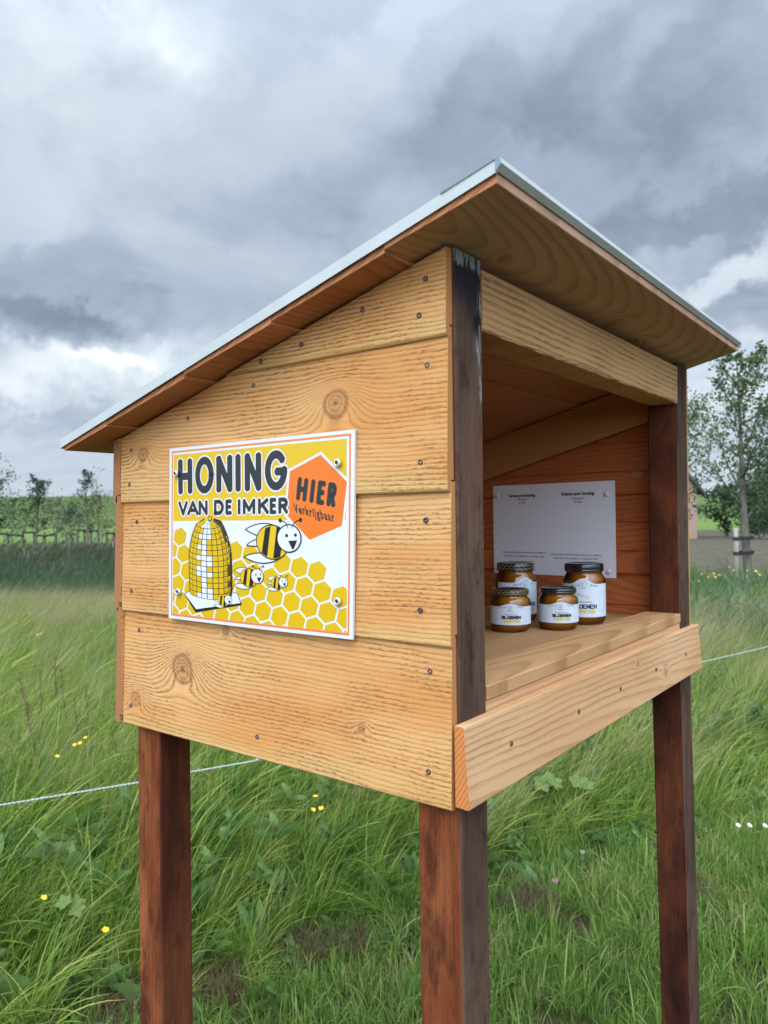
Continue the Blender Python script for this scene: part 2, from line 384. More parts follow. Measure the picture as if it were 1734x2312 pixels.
M_inner = wood('inner_plank_wood', 'Y', 'Z', light=(.44, .125, .038), mid=(.38, .098, .028), dark=(.12, .03, .010), seed=6.1, c=Z0 + .2, tilt=.12, d0=.07, freq=120, rough_amt=.2, bump=.4, knots=[(.10, Z0 + .395, .012)])
M_backp = wood('back_plank_wood', 'X', 'Z', seed=8.2, c=Z0 + .2, tilt=.05, d0=.06)

def plank_profile(zb, outer, inner, zt):
    """lapped board: thick lip at the bottom, thin tongue at the top; outer / inner are offsets of the two faces"""
    s = 1 if inner > outer else -1; T = abs(inner - outer)
    return [(outer + s * .0018, zb), (outer, zb + .002), (outer, zb + .02), (outer + s * T * .42, zt), (inner, zt), (inner, zb + .013), (outer + s * T * .60, zb + .013), (outer + s * T * .56, zb)]
# screws
def screw_mesh(name, r, proud=.0006):
    bm = bmesh.new(); lathe(bm, [(r * 1.18, -.0012), (r * 1.0, proud), (r * .80, proud + .0004), (r * .42, proud - .0007), (r * .40, proud - .0022), (0, proud - .0026)], 14, [0, 0, 0, 1, 1])
    return mesh(name, bm)
M_steel = noisy('screw_steel', (.11, .105, .10), (.05, .047, .044), 900, .55, metal=.4)
M_hole = pmat('screw_socket', (.012, .011, .012), .7)
SCREW = screw_mesh('screw', .0030)
def add_screw(parent, pos, nrm, me=None):
    q = Vector(nrm).to_track_quat('Z', 'Y').to_euler()
    return sub('screw', me or SCREW, parent, pos, q, mats=(M_steel, M_hole))
SIDE_SCREWS = [(0.53, 0.547), (0.695, 0.502), (0.699, 0.439), (0.041, 0.445), (0.037, 0.368), (0.683, 0.369), (0.045, 0.248), (0.697, 0.241), (0.68, 0.169), (0.033, 0.168), (0.702, 0.028), (0.362, 0.027), (0.035, 0.036), (0.03, 0.687), (0.137, 0.664), (0.04, 0.64), (0.255, 0.633), (0.343, 0.62), (0.031, 0.573), (0.366, 0.585)]
SIDE_SCREWS = [(y * K, Z0 + z * K) for y, z in SIDE_SCREWS]
zbs = [ZB0, Z0 + HB, Z0 + 2 * HB, Z0 + 3 * HB]
def roof_cut(bm, slot=0, gap=.001): cut(bm, Vector((0, 0, ZR - gap)), RN, slot)
for i, zb in enumerate(zbs):
    zt = zb + HB + .011 if i < 3 else zb + .2
    if i == 0: zt = Z0 + HB + .011
    bm = bmesh.new(); prism(bm, plank_profile(zb, 0.0, PT, zt), 'Y', -.0015, D, 6)
    dx = (0, .0008, -.0004, .0002)[i]
    for v in bm.verts:
        v.co.x += dx * (1 - v.co.y / D) + random.uniform(-.0002, .0002); v.co.y += (.0006, -.0005, .0003, 0)[i] if v.co.y < .01 else 0
    roof_cut(bm)
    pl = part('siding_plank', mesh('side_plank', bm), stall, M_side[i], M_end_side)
    for y, z in SIDE_SCREWS:
        if zb <= z < zb + HB + (.1 if i == 3 else -.001):
            t_ = max(0, (z - zb - .02) / (zt - zb - .02)); add_screw(pl, (PT * .42 * t_ - .0004, y, z), (-1, 0, 0))
# right wall: same boards turned round, three shallow shadow grooves in the back of each
XO = XR + .0165
for i, zb in enumerate(zbs):
    zt = zb + HB + (.011 if i < 3 else .1)
    gs = [zb + .0125 * K + q for q in ((.061 + .0) * K, .135 * K)]
    if i == 3: gs = gs[:1]
    pr = [(XO - .0018, zb), (XO, zb + .002), (XO - .006, zt), (XR, zt)]
    for gz in sorted(gs, reverse=True): pr += [(XR, gz + .0022), (XR + .0035, gz + .0012), (XR + .0035, gz - .0012), (XR, gz - .0022)]
    pr += [(XR, zb + .016), (XR + .004, zb + .012), (XR + .008, zb + .012), (XR + .008, zb)]
    bm = bmesh.new(); prism(bm, pr, 'Y', .0, D); roof_cut(bm)
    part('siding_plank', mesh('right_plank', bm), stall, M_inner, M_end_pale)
# back wall
for i, zb in enumerate(zbs[:3]):
    zt = zb + HB + .011
    bm = bmesh.new(); prism(bm, [(D + .0185 - p[0], p[1]) for p in plank_profile(zb, 0.0, .0185, zt)], 'X', -.001, XO, 1)
    for v in bm.verts: v.co.y += .0012
    roof_cut(bm); part('siding_plank', mesh('back_plank', bm), stall, M_backp, M_end_back)
# posts
M_red = hardwood('post_hardwood_red', 'red'); M_red_shade = hardwood('post_hardwood_red_shade', 'dark', 2.0); M_grey = hardwood('post_hardwood_weathered', 'grey', 1.0); M_burnt = hardwood('post_hardwood_charred_top', 'burnt', 1.4)
def post(x0, w, y0, front_mat, side_mat, lean=0.0, label=None):
    bm = bmesh.new()
    pr = rect(x0, x0 + w, y0, y0 + PW, .0022)
    prism(bm, pr, 'Z', 0.0, ZR + .06, 16, 0); roof_cut(bm, 0, .0015)
    for v in bm.verts:
        h = v.co.z - Z0
        if h < 0: v.co.x += -h * lean
        v.co.x += math.sin(h * 5.1 + x0 * 9) * .0006; v.co.y += math.sin(h * 4.3 + y0 * 7 + 1) * .0006
    bm.normal_update()
    for f in bm.faces: f.material_index = 1 if f.normal.y < -.6 else 0
    o = part('post', mesh('post', bm), stall, side_mat, front_mat)
    if label: o['label'] = label
    return o
post(PT + .0006, PW, LY, M_burnt, M_red, .0, 'dark post with a charred, paint-smeared top')
post(XP2, PW2, LY, M_grey, M_red_shade, .040)
post(PT + .0006, PW, D - .02 * K - PW, M_red_shade, M_red)
post(XP2, PW, D - .02 * K - PW, M_red_shade, M_red)
# floor: boards, the two-layer front edge, fascia
M_floor = [wood('floor_board_wood_%s' % n, 'X', 'Y', light=(.50, .29, .135), mid=(.44, .235, .10), dark=(.26, .115, .04), seed=s_, c=c_, tilt=t_, d0=.05, freq=f_, rough_amt=.5, bump=.5, late=.6, knots=k_)
           for n, s_, c_, t_, f_, k_ in (('front', 11.2, .02, .05, 130, [(.70, .03, .009)]), ('middle', 12.5, .12, -.07, 110, []), ('rear', 13.9, .30, .04, 120, []))]
M_front = wood('front_board_wood', 'X', 'Z', light=(.62, .38, .20), mid=(.57, .32, .155), dark=(.36, .17, .07), seed=15.3, c=Z0 - .01, tilt=.03, d0=.05, freq=150, rough_amt=.6, bump=.55, late=.5, knots=[(.808*K, Z0+.034*K, .007), (.647*K, Z0+.079*K, .0045)])
M_lintel = wood('lintel_wood', 'X', 'Z', light=(.50, .285, .12), mid=(.45, .245, .10), dark=(.25, .11, .035), seed=17.7, c=Z0 + .45, tilt=.03, d0=.05, freq=125, rough_amt=1.0)
ZF1 = Z0 + .1166 * K; ZF2 = Z0 + .138 * K
xa, xb = PT + PW + .001, XP2 - .0008
yb = [LY + .002, .135 * K, .235 * K + .0, .43 * K, .60 * K, D]
for i in range(5):
    x0, x1 = (xa, xb) if i == 0 else (PT + .001, XR - .001)
    if i == 4: x0, x1 = xa, xb
    if i == 0:
        bm = bar('X', xa, xb, yb[0], .074 * K, ZF1 - .0215 * K, ZF1, .0012)
        part('floor_board', mesh('floor_board_lower', bm), stall, M_front, M_end_side)
        bm = bar('X', xa, xb, LY, .078 * K, ZF1 + .0008, ZF2, .0012)
        part('floor_board', mesh('floor_board_front', bm), stall, M_floor[0], M_end_side)
        y0 = .0745 * K
    else: y0 = yb[i] + .0006
    bm = bar('X', PT + .001 if i < 4 else xa, XR - .001 if i < 4 else xb, y0, yb[i + 1] - .0006, ZF1 - .018, ZF1 - .0003 * (i % 2), .0009)
    part('floor_board', mesh('floor_board_plain', bm), stall, M_floor[1 + i % 2], M_end_side)
# bearers under the floor, hidden but holding it
for y0 in (.02, D - .06):
    part('bearer', mesh('bearer', bar('X', xa, xb, y0 + .04, y0 + .075, ZF1 - .075, ZF1 - .0195)), stall, M_front, M_end_side)
# fascia: a wedge-shaped board across the front
fz0, fz1 = Z0 - .00184 * K, Z0 + .10344 * K; fy, fb = -.0202 * K, -.02766 * K; yf = LY - .0005
bm = bmesh.new(); prism(bm, [(yf, fz0 + .001), (yf, fz1 - .0004), (fy + .0012, fz1), (fy, fz1 - .0015), (fb, fz0 + .0015), (fb + .0012, fz0)], 'X', .0003, 1.0783 * K, 8)
for v in bm.verts: v.co.z += random.uniform(-.0003, .0003)
fas = part('front_board', mesh('front_board', bm), stall, M_front, endgrain('front_board_end_grain', 'Y', 'Z', 1.3, (.62, .235, .07), (.36, .10, .025), 140))
for x, z in ((0.12, 0.054), (0.352, 0.049), (0.543, 0.05), (0.747, 0.051), (0.958, 0.049)):
    add_screw(fas, (x * K, fy + (fb - fy) * (1 - z / .105) - .0003, Z0 + z * K), (0, -1, .05))
# lintel under the roof, rough underside
bm = bmesh.new(); prism(bm, [(-.004, Z0 + .628 * K), (-.006, Z0 + .631 * K), (-.006, Z0 + .712 * K), (-.002, Z0 + .7135 * K), (.055 * K, Z0 + .700 * K), (.055 * K, Z0 + .628 * K)], 'X', xa, xb, 40)
for v in bm.verts:
    if v.co.z < Z0 + .64 * K: v.co.z += random.uniform(-.0011, .0009); v.co.y += random.uniform(-.0004, .0006)
lin = part('lintel', mesh('lintel', bm), stall, M_lintel, M_end_side)
bm = bmesh.new()
for k in range(26):       # torn fibres hanging from the sawn underside
    p = Vector((random.uniform(xa + .02, xb - .02), random.uniform(-.005, .035), Z0 + .6285 * K)); d_ = Vector((random.uniform(-.006, .006), random.uniform(-.004, .004), random.uniform(-.008, -.002)))
    tube(bm, [p, p + d_ * .6 + Vector((random.uniform(-.003, .003), 0, 0)), p + d_], [.00045, .0004, .0002], 4)
sub('splinters', mesh('splinters', bm), lin, (0, 0, 0), mats=(pmat('pale_splinter', (.62, .40, .2), .8),))['kind'] = 'stuff'
# rafters inside, along both side walls
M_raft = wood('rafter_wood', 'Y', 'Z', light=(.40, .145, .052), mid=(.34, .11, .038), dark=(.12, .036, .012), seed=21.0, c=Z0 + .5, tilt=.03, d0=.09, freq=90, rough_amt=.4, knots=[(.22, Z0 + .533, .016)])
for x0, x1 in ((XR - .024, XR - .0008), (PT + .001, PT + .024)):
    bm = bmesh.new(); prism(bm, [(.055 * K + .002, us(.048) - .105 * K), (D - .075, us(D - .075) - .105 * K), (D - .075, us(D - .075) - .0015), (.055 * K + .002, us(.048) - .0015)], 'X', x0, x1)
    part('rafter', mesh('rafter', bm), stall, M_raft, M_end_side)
# roof: boards running across the slope, each wedge-shaped
M_roofu = [wood('roof_board_wood_%s' % n, 'X', 'Y', light=l_, mid=m2_, dark=d2_, seed=s_, c=c_, tilt=t_, d0=d_, freq=f_, rough_amt=.35, bump=.4, late=.48, knots=k_)
           for n, l_, m2_, d2_, s_, c_, t_, d_, f_, k_ in (('front', (.56, .34, .22), (.49, .28, .175), (.28, .14, .085), 31.0, -.02, .16, .03, 105, [(.47, -.012, .013), (.60, .012, .016), (.10, -.02, .007)]), ('middle', (.48, .215, .10), (.42, .165, .072), (.22, .08, .032), 33.3, .1, .06, .05, 110, [(.5, .09, .01)]), ('rear', (.48, .215, .10), (.42, .165, .072), (.22, .08, .032), 36.1, .3, -.06, .05, 110, []))]
M_roofe = endgrain('roof_board_end_grain', 'Y', 'Z', .5, (.52, .22, .10), (.30, .10, .04), 120)
yj = [-ROF] + [v * K for v in (.053, .260, .461, .681)] + [D + ROB]
TH = .0190
RX0, RX1 = -RO, RR
for i in range(5):
    y0, y1 = yj[i] + (.0004 if i else 0), yj[i + 1] - .0004
    pr = [(y0, us(y0) + .001), (y0 + .001, us(y0)), (y1, us(y1) + .0035), (y1, us(y1) + TH), (y0, us(y0) + TH)]
    bm = bmesh.new(); prism(bm, pr, 'X', RX0 + (0, .0012, .0002, .0016, .0005)[i], RX1 - .001, 24)
    for v in bm.verts:
        if v.co.x < RX0 + .01 and v.co.z < us(v.co.y) + .006: v.co.z += random.uniform(-.0006, .0006)
    part('roof_board', mesh('roof_board', bm), stall, M_roofu[min(i, 2)], M_roofe)
M_flash = noisy('grey_white_trim_metal', (.50, .53, .51), (.42, .45, .44), 14, .45, spec=.5, lo=.2, hi=.8)
M_zinc = noisy('grey_sheet_metal', (.22, .25, .28), (.17, .20, .23), 25, .35, metal=.5)
yA, yB = -ROF - .004, D + ROB + .004
def slab(y0, y1, z0, z1): return [(y0, us(y0) + z0), (y1, us(y1) + z0), (y1, us(y1) + z1), (y0, us(y0) + z1)]
bm = bmesh.new(); prism(bm, slab(yA + .002, yB, TH + .0006, TH + .0022), 'X', RX0 - .0015, RX1 + .0015); part('roof_sheet', mesh('roof_sheet', bm), stall, M_zinc, M_zinc)
for x0, x1 in ((RX0 - .0032, RX0 - .0016), (RX1 + .0016, RX1 + .0032)):
    bm = bmesh.new(); prism(bm, slab(yA + .002, yB, .0088, TH + .0030), 'X', x0, x1); part('side_trim', mesh('side_trim', bm), stall, M_flash, M_flash)
for y0 in (yB + .0002,):
    bm = bmesh.new(); prism(bm, slab(y0, y0 + .0015, .008, TH + .003), 'X', RX0 - .003, RX1 + .003); part('back_trim', mesh('back_trim', bm), stall, M_flash, M_flash)
# folded front trim, its flange wrapped over the sheet and a little past the side trim
yf0 = -ROF
bm = bmesh.new()
pr = [(yf0 - .0022, us(yf0) + .0105), (yf0 - .0075, us(yf0) + .016), (yf0 - .0062, us(yf0) + TH + .0030), (yf0 - .003, us(yf0) + TH + .0050), (yf0 + .062, us(yf0 + .062) + TH + .0050), (yf0 + .062, us(yf0 + .062) + TH + .0026), (yf0 - .0008, us(yf0) + TH + .0026), (yf0 - .0008, us(yf0) + .0105)]
prism(bm, pr, 'X', RX0 - .0045, RX1 + .0045); part('front_trim', mesh('front_trim', bm), stall, M_flash, M_zinc)

# ------------------------------------------------------------------ lettering and flat print
def text_mesh(body, bold=0.0, align='LEFT', res=3, line=1.0, space=1.0):
    """glyph outlines as a flat mesh: verts (n,2), faces; unit = cap height 1"""
    cu = bpy.data.curves.new('t', 'FONT'); cu.body = body; cu.size = 1.0; cu.offset = bold; cu.resolution_u = res; cu.align_x = align; cu.space_line = line; cu.space_character = space
    o = bpy.data.objects.new('t', cu); COL.objects.link(o)
    dg = bpy.context.evaluated_depsgraph_get(); dg.update()
    me = bpy.data.meshes.new_from_object(o.evaluated_get(dg))
    V = np.array([v.co[:2] for v in me.vertices]); F = [tuple(p.vertices) for p in me.polygons]
    bpy.data.objects.remove(o); bpy.data.curves.remove(cu); bpy.data.meshes.remove(me)
    return V, F
CAPV, _ = text_mesh('H'); CAP = CAPV[:, 1].max()
def text_quad(body, bl, br, tl, bold=0.0, res=3, space=1.0, ref=None):
    """text whose baseline runs bl->br and whose cap height runs bl->tl"""
    V, F = text_mesh(body, bold, res=res, space=space); V0, _ = text_mesh(body, 0, res=1, space=space)
    x0, x1 = V0[:, 0].min(), V0[:, 0].max()
    s = (V[:, 0] - x0) / (x1 - x0); t = V[:, 1] / CAP
    bl, br, tl = map(np.array, (bl, br, tl))
    return bl + np.outer(s, br - bl) + np.outer(t, tl - bl), F
class Print:
    """flat print gathered as polygons in sheet coordinates, laid on a surface by a mapping function"""
    def __init__(s, mapf): s.map = mapf; s.V = []; s.F = []; s.M = []; s.z = 0
    def poly(s, pts, lay, slot):
        k = len(s.V); s.V += [s.map(p[0], p[1], lay) for p in pts]; s.F.append(tuple(range(k, k + len(pts)))); s.M.append(slot)
    def mesh2(s, VF, lay, slot):
        V, F = VF; k = len(s.V); s.V += [s.map(p[0], p[1], lay) for p in V]
        for f in F: s.F.append(tuple(i + k for i in f)); s.M.append(slot)
    def line(s, pts, w, lay, slot):
        pts = [np.array(p, float) for p in pts]
        for a, b in zip(pts[:-1], pts[1:]):
            d = (b - a) / (np.linalg.norm(b - a) + 1e-9); n = np.array([-d[1], d[0]]) * w / 2; e = d * w * .25
            s.poly([a - n - e, b - n + e, b + n + e, a + n - e], lay, slot)
    def ell(s, c, rx, ry, lay, slot, rot=0, n=36):
        cr, sr = math.cos(rot), math.sin(rot)
        s.poly([(c[0] + rx * math.cos(t) * cr - ry * math.sin(t) * sr, c[1] + rx * math.cos(t) * sr + ry * math.sin(t) * cr) for t in [2 * math.pi * k / n for k in range(n)]], lay, slot)
    def build(s, name): return pyd(name, s.V, s.F, s.M)
def clip_rect(poly, u0, u1, v0, v1):
    for ax, lim, sg in ((0, u0, 1), (0, u1, -1), (1, v0, 1), (1, v1, -1)):
        out = []
        for i in range(len(poly)):
            a, b = poly[i], poly[(i + 1) % len(poly)]
            da, db = (a[ax] - lim) * sg, (b[ax] - lim) * sg
            if da >= 0: out.append(a)
            if da * db < 0: t = da / (da - db); out.append((a[0] + (b[0] - a[0]) * t, a[1] + (b[1] - a[1]) * t))
        poly = out
        if len(poly) < 3: return []
    return poly

# ------------------------------------------------------------------ sign on the side wall
SY0, SY1, SZ0, SZ1 = .15351 * K, .57466 * K, Z0 + .20001 * K, Z0 + .49683 * K
SH = SZ1 - SZ0; SWD = SY1 - SY0
def sign_map(u, v, lay):            # u 0..1.414 left to right, v 0..1 upwards; the sheet hangs a touch out of square
    y = SY1 - (u + .0135 - .027 * (1 - v)) / 1.414 * SWD; z = SZ0 + v * SH
    bow = .0022 * math.sin(math.pi * min(max(u / 1.414, 0), 1)) * (.4 + .6 * math.cos(v * 3)) + .0022 * max(0, u / 1.414 - .93) * 12 * max(0, .35 - v)
    return (-.0040 - bow - lay * .00008, y, z)
def unskew(u, v): return u - .0135 + .027 * (1 - v)
def art_map(u, v, lay): return sign_map(unskew(u, v), v, lay)
P_white = pmat('print_white', (.66, .67, .69), .32, 0, .5); P_yel = pmat('print_yellow', (.66, .42, .008), .32); P_yel2 = pmat('print_honey_yellow', (.62, .39, .004), .32)
P_or = pmat('print_orange', (.74, .16, .012), .32); P_blk = pmat('print_charcoal', (.020, .023, .026), .35); P_ink = pmat('print_black', (.008, .007, .007), .35); P_line = pmat('print_border_orange', (.72, .20, .05), .32)
sign = thing('honey_sign', 'yellow and white printed honey sign with beehive and bees, screwed to the side planks', 'sign', (-.004, (SY0 + SY1) / 2, SZ0))
nu, nv = 28, 20
V = []; F = []
for lay, off in ((0, 0), (1, .0034)):
    for j in range(nv + 1):
        for i in range(nu + 1):
            p = sign_map(i / nu * 1.414, j / nv, 0); V.append((p[0] + off, p[1], p[2]))
idn = lambda l, i, j: l * (nu + 1) * (nv + 1) + j * (nu + 1) + i
for j in range(nv):
    for i in range(nu):
        F.append((idn(0, i, j), idn(0, i + 1, j), idn(0, i + 1, j + 1), idn(0, i, j + 1))); F.append((idn(1, i, j), idn(1, i, j + 1), idn(1, i + 1, j + 1), idn(1, i + 1, j)))
for i in range(nu):
    F.append((idn(0, i, 0), idn(1, i, 0), idn(1, i + 1, 0), idn(0, i + 1, 0))); F.append((idn(0, i, nv), idn(0, i + 1, nv), idn(1, i + 1, nv), idn(1, i, nv)))
for j in range(nv):
    F.append((idn(0, 0, j), idn(0, 0, j + 1), idn(1, 0, j + 1), idn(1, 0, j))); F.append((idn(0, nu, j), idn(1, nu, j), idn(1, nu, j + 1), idn(0, nu, j + 1)))
part('panel', pyd('sign_panel', V, F), sign, P_white)
def grid_poly(pr, u0, u1, v0, v1, lay, slot, n=14):
    for i in range(n):
        for j in range(4):
            a, b = u0 + (u1 - u0) * i / n, u0 + (u1 - u0) * (i + 1) / n; c, d = v0 + (v1 - v0) * j / 4, v0 + (v1 - v0) * (j + 1) / 4
            pr.poly([(a, c), (b, c), (b, d), (a, d)], lay, slot)
U0, U1, V0_, V1_ = .0215, 1.393, .017, .983
pr = Print(sign_map); w_ = .011
for a in ((U0, U1, V0_, V0_ + w_ * 1.1), (U0, U1, V1_ - w_, V1_)): grid_poly(pr, *a, 1, 0)
for a in ((U0, U0 + w_, V0_, V1_), (U1 - w_, U1, V0_, V1_)): grid_poly(pr, *a, 1.2, 0, 2)
part('border_print', pr.build('border'), sign, P_line)
pr = Print(sign_map); grid_poly(pr, .0395, 1.3665, .573, .960, 1, 0); part('yellow_print', pr.build('yellow'), sign, P_yel)
# honeycomb
pr = Print(sign_map); A0 = np.array([1.178, .316]); av = np.array([.1195, -.0185]); bv = np.array([.032, -.0985])
hexa = [(av + bv) / 3, (2 * bv - av) / 3, (bv - 2 * av) / 3]; hexa = hexa + [-h for h in hexa]
for j in range(0, 7):
    for i in range(-14, 4):
        if j == 0 and (i > 0 or i in (-3, -7, -8)) or j == 1 and i > 1: continue
        c = A0 + av * i + bv * j
        q = clip_rect([(unskew(*(c + h * .90)), (c + h * .90)[1]) for h in hexa], .038, 1.376, .030, .56)
        if len(q) > 2: pr.poly(q, 1, 0)
part('honeycomb_print', pr.build('honeycomb'), sign, P_yel2)
# orange hexagon badge
pr = Print(art_map); hx = [(1.209, .893), (1.377, .753), (1.342, .543), (1.131, .472), (.970, .600), (.997, .821)]; cx_ = np.mean(hx, 0)
pr.poly([tuple(cx_ + (np.array(p) - cx_) * 1.07) for p in hx], 2, 0); pr.poly(hx, 3, 1)
part('badge_print', pr.build('badge'), sign, P_white, P_or)
# words
pr = Print(art_map)
def arc(cx, cy, rx, ry, a0, a1, n=14): return [(cx + rx * math.cos(math.radians(a0 + (a1 - a0) * k / n)), cy + ry * math.sin(math.radians(a0 + (a1 - a0) * k / n))) for k in range(n + 1)]
STROKES = {'H': [[(0, 0), (0, 1)], [(1, 0), (1, 1)], [(0, .5), (1, .5)]], 'O': [arc(.5, .5, .5, .5, 0, 360, 28)], 'N': [[(0, 0), (0, 1), (1, 0), (1, 1)]], 'I': [[(.5, 0), (.5, 1)]],
           'G': [arc(.5, .5, .5, .5, 42, 360, 24) + [(1, .46), (.58, .46)]], 'V': [[(0, 1), (.5, 0), (1, 1)]], 'A': [[(0, 0), (.5, 1), (1, 0)], [(.2, .3), (.8, .3)]], 'D': [[(0, 0), (0, 1), (.4, 1)] + arc(.4, .5, .6, .5, 90, -90)[1:] + [(0, 0)]],
           'B': [[(0, 0), (0, 1), (.55, 1)] + arc(.55, .76, .38, .24, 90, -90, 8)[1:] + [(0, .52)], [(.55, .52)] + arc(.58, .26, .42, .26, 90, -90, 8)[1:] + [(0, 0)]], 'L': [[(0, 1), (0, 0), (1, 0)]],
           'E': [[(1, 1), (0, 1), (0, 0), (1, 0)], [(0, .52), (.85, .52)]], 'M': [[(0, 0), (0, 1), (.5, .22), (1, 1), (1, 0)]], 'K': [[(0, 0), (0, 1)], [(.95, 1), (.05, .45)], [(.38, .62), (1, 0)]], 'R': [[(0, 0), (0, 1), (.55, 1)] + arc(.55, .74, .42, .26, 90, -90, 8)[1:] + [(0, .48)], [(.5, .48), (1, 0)]]}
def stroke_letter(pr, ch, q, w, lay, slot, inset):
    """q maps (0..1, 0..1) of the letter box to the sheet; strokes stay inside the box by inset"""
    for st in STROKES[ch]:
        pts = [q(x, y) for x, y in st]; pr.line(pts, w, lay, slot)
        for p in pts: pr.ell(p, w * .5, w * .5, lay + .25, slot, 0, 10)
ux = np.polyfit([165, 460, 1015], [.092, .429, .979], 2)
for word, x_, v0, v1, w in (('HONING', [(165, 275), (297, 440), (460, 585), (612, 645), (680, 810), (838, 1015)], .727, .934, .0425), ('VANDEIMKER', [(165, 238), (234, 322), (322, 392), (441, 517), (530, 580), (624, 648), (665, 762), (783, 868), (875, 928), (943, 1020)], .604, .689, .0215)):
    for ow, lay, slot in ((.017, 4, 0), (0, 5, 1)):
        for ch, (a, b) in zip(word, x_):
            a, b = np.polyval(ux, a) + w / 2, np.polyval(ux, b) - w / 2; lo, hi = v0 + w / 2, v1 - w / 2
            stroke_letter(pr, ch, lambda x, y: (a + (b - a) * x, lo + (hi - lo) * y), w + ow, lay, slot, 0)
    part('lettering', pr.build('sign_words'), sign, P_white, P_blk); pr = Print(art_map)
hb, hr, ht = np.array((1.041, .677)), np.array((.258, -.043)), np.array((.016, .106))
for ch, a, b in (('H', 0, .26), ('I', .36, .44), ('E', .53, .72), ('R', .79, 1.0)):
    stroke_letter(pr, ch, lambda x, y: hb + hr * (a + .045 + (b - a - .09) * x) + ht * (.09 + .86 * y), .0275, 5, 1, 0)
part('lettering', pr.build('sign_words'), sign, P_white, P_blk); pr = Print(art_map)
pr.mesh2(text_quad('Verkrijgbaar', (1.031, .612), (1.297, .562), (1.021, .655), .033, space=1.24), 5, 1)
part('lettering', pr.build('lettering'), sign, P_white, P_blk)
# bees
def bee(cx, cy, s):
    pr = Print(art_map); T = lambda x, y: (cx + x * s, cy + y * s); lw = .085 * s
    # unit = head radius; head at the origin
    def wing(pts): pr.poly([T(*p) for p in pts], 6, 0); pr.line([T(*p) for p in pts + [pts[0]]], lw * .75, 6.4, 2)
    def curve(a, b, c, n=9): return [((1 - t) ** 2 * a[0] + 2 * t * (1 - t) * b[0] + t * t * c[0], (1 - t) ** 2 * a[1] + 2 * t * (1 - t) * b[1] + t * t * c[1]) for t in [k / (n - 1) for k in range(n)]]
    wing(curve((-.6, .5), (-1.9, 1.15), (-3.45, .48)) + curve((-3.45, .48), (-2.6, .15), (-1.9, -.05), 6)[1:])
    wing(curve((-1.9, .0), (-2.9, -.05), (-3.35, -.42), 6) + curve((-3.35, -.42), (-2.7, -.50), (-2.2, -.42), 5)[1:])
    wing(curve((-1.6, -.85), (-2.8, -.75), (-3.55, -1.08), 7) + curve((-3.55, -1.08), (-1.9, -1.75), (-.5, -1.0))[1:])
    bx, by, rx, ry = -1.28, -.22, 1.22, .90
    pr.ell(T(bx, by), (rx + .07) * s, (ry + .07) * s, 7, 2, -.12); pr.ell(T(bx, by), rx * s, ry * s, 7.5, 1, -.12)
    for x0, x1 in ((-2.05, -1.62), (-1.15, -.60)):
        up, dn = [], []
        for k in range(7):
            x = x0 + (x1 - x0) * k / 6; h = ry * math.sqrt(max(0, 1 - ((x - bx) / rx) ** 2)) * .99
            up.append(T(x + .22, by + h - .02 + (x - bx) * -.10)); dn.append(T(x - .05, by - h + .02 + (x - bx) * -.10))
        pr.poly(up + dn[::-1], 8, 2)
    pr.ell(T(0, 0), 1.0 * s * .93, 1.0 * s * .78, 8.5, 2); pr.ell(T(0, 0), .90 * s * .94, .90 * s * .785, 9, 0)
    pr.ell(T(-.17, .15), .11 * s, .10 * s, 9.5, 2); pr.ell(T(.49, .18), .11 * s, .09 * s, 9.5, 2)
    pr.poly([T(-.05, -.13), T(.62, -.10), T(.36, -.58), T(.24, -.58)], 9.5, 2)
    for p in (((-.08, .55), (-.15, .95), (-.66, .98)), ((.22, .55), (.35, .95), (.86, 1.0))):
        pr.line([T(*q) for q in curve(*p, n=6)], lw * .55, 9.5, 2); pr.ell(T(*p[2]), .12 * s, .11 * s, 9.7, 2)
    part('bee_print', pr.build('bee'), sign, P_white, P_yel, P_ink)
bee(.990, .479, .0945); bee(.757, .278, .0525); bee(.948, .254, .0345)
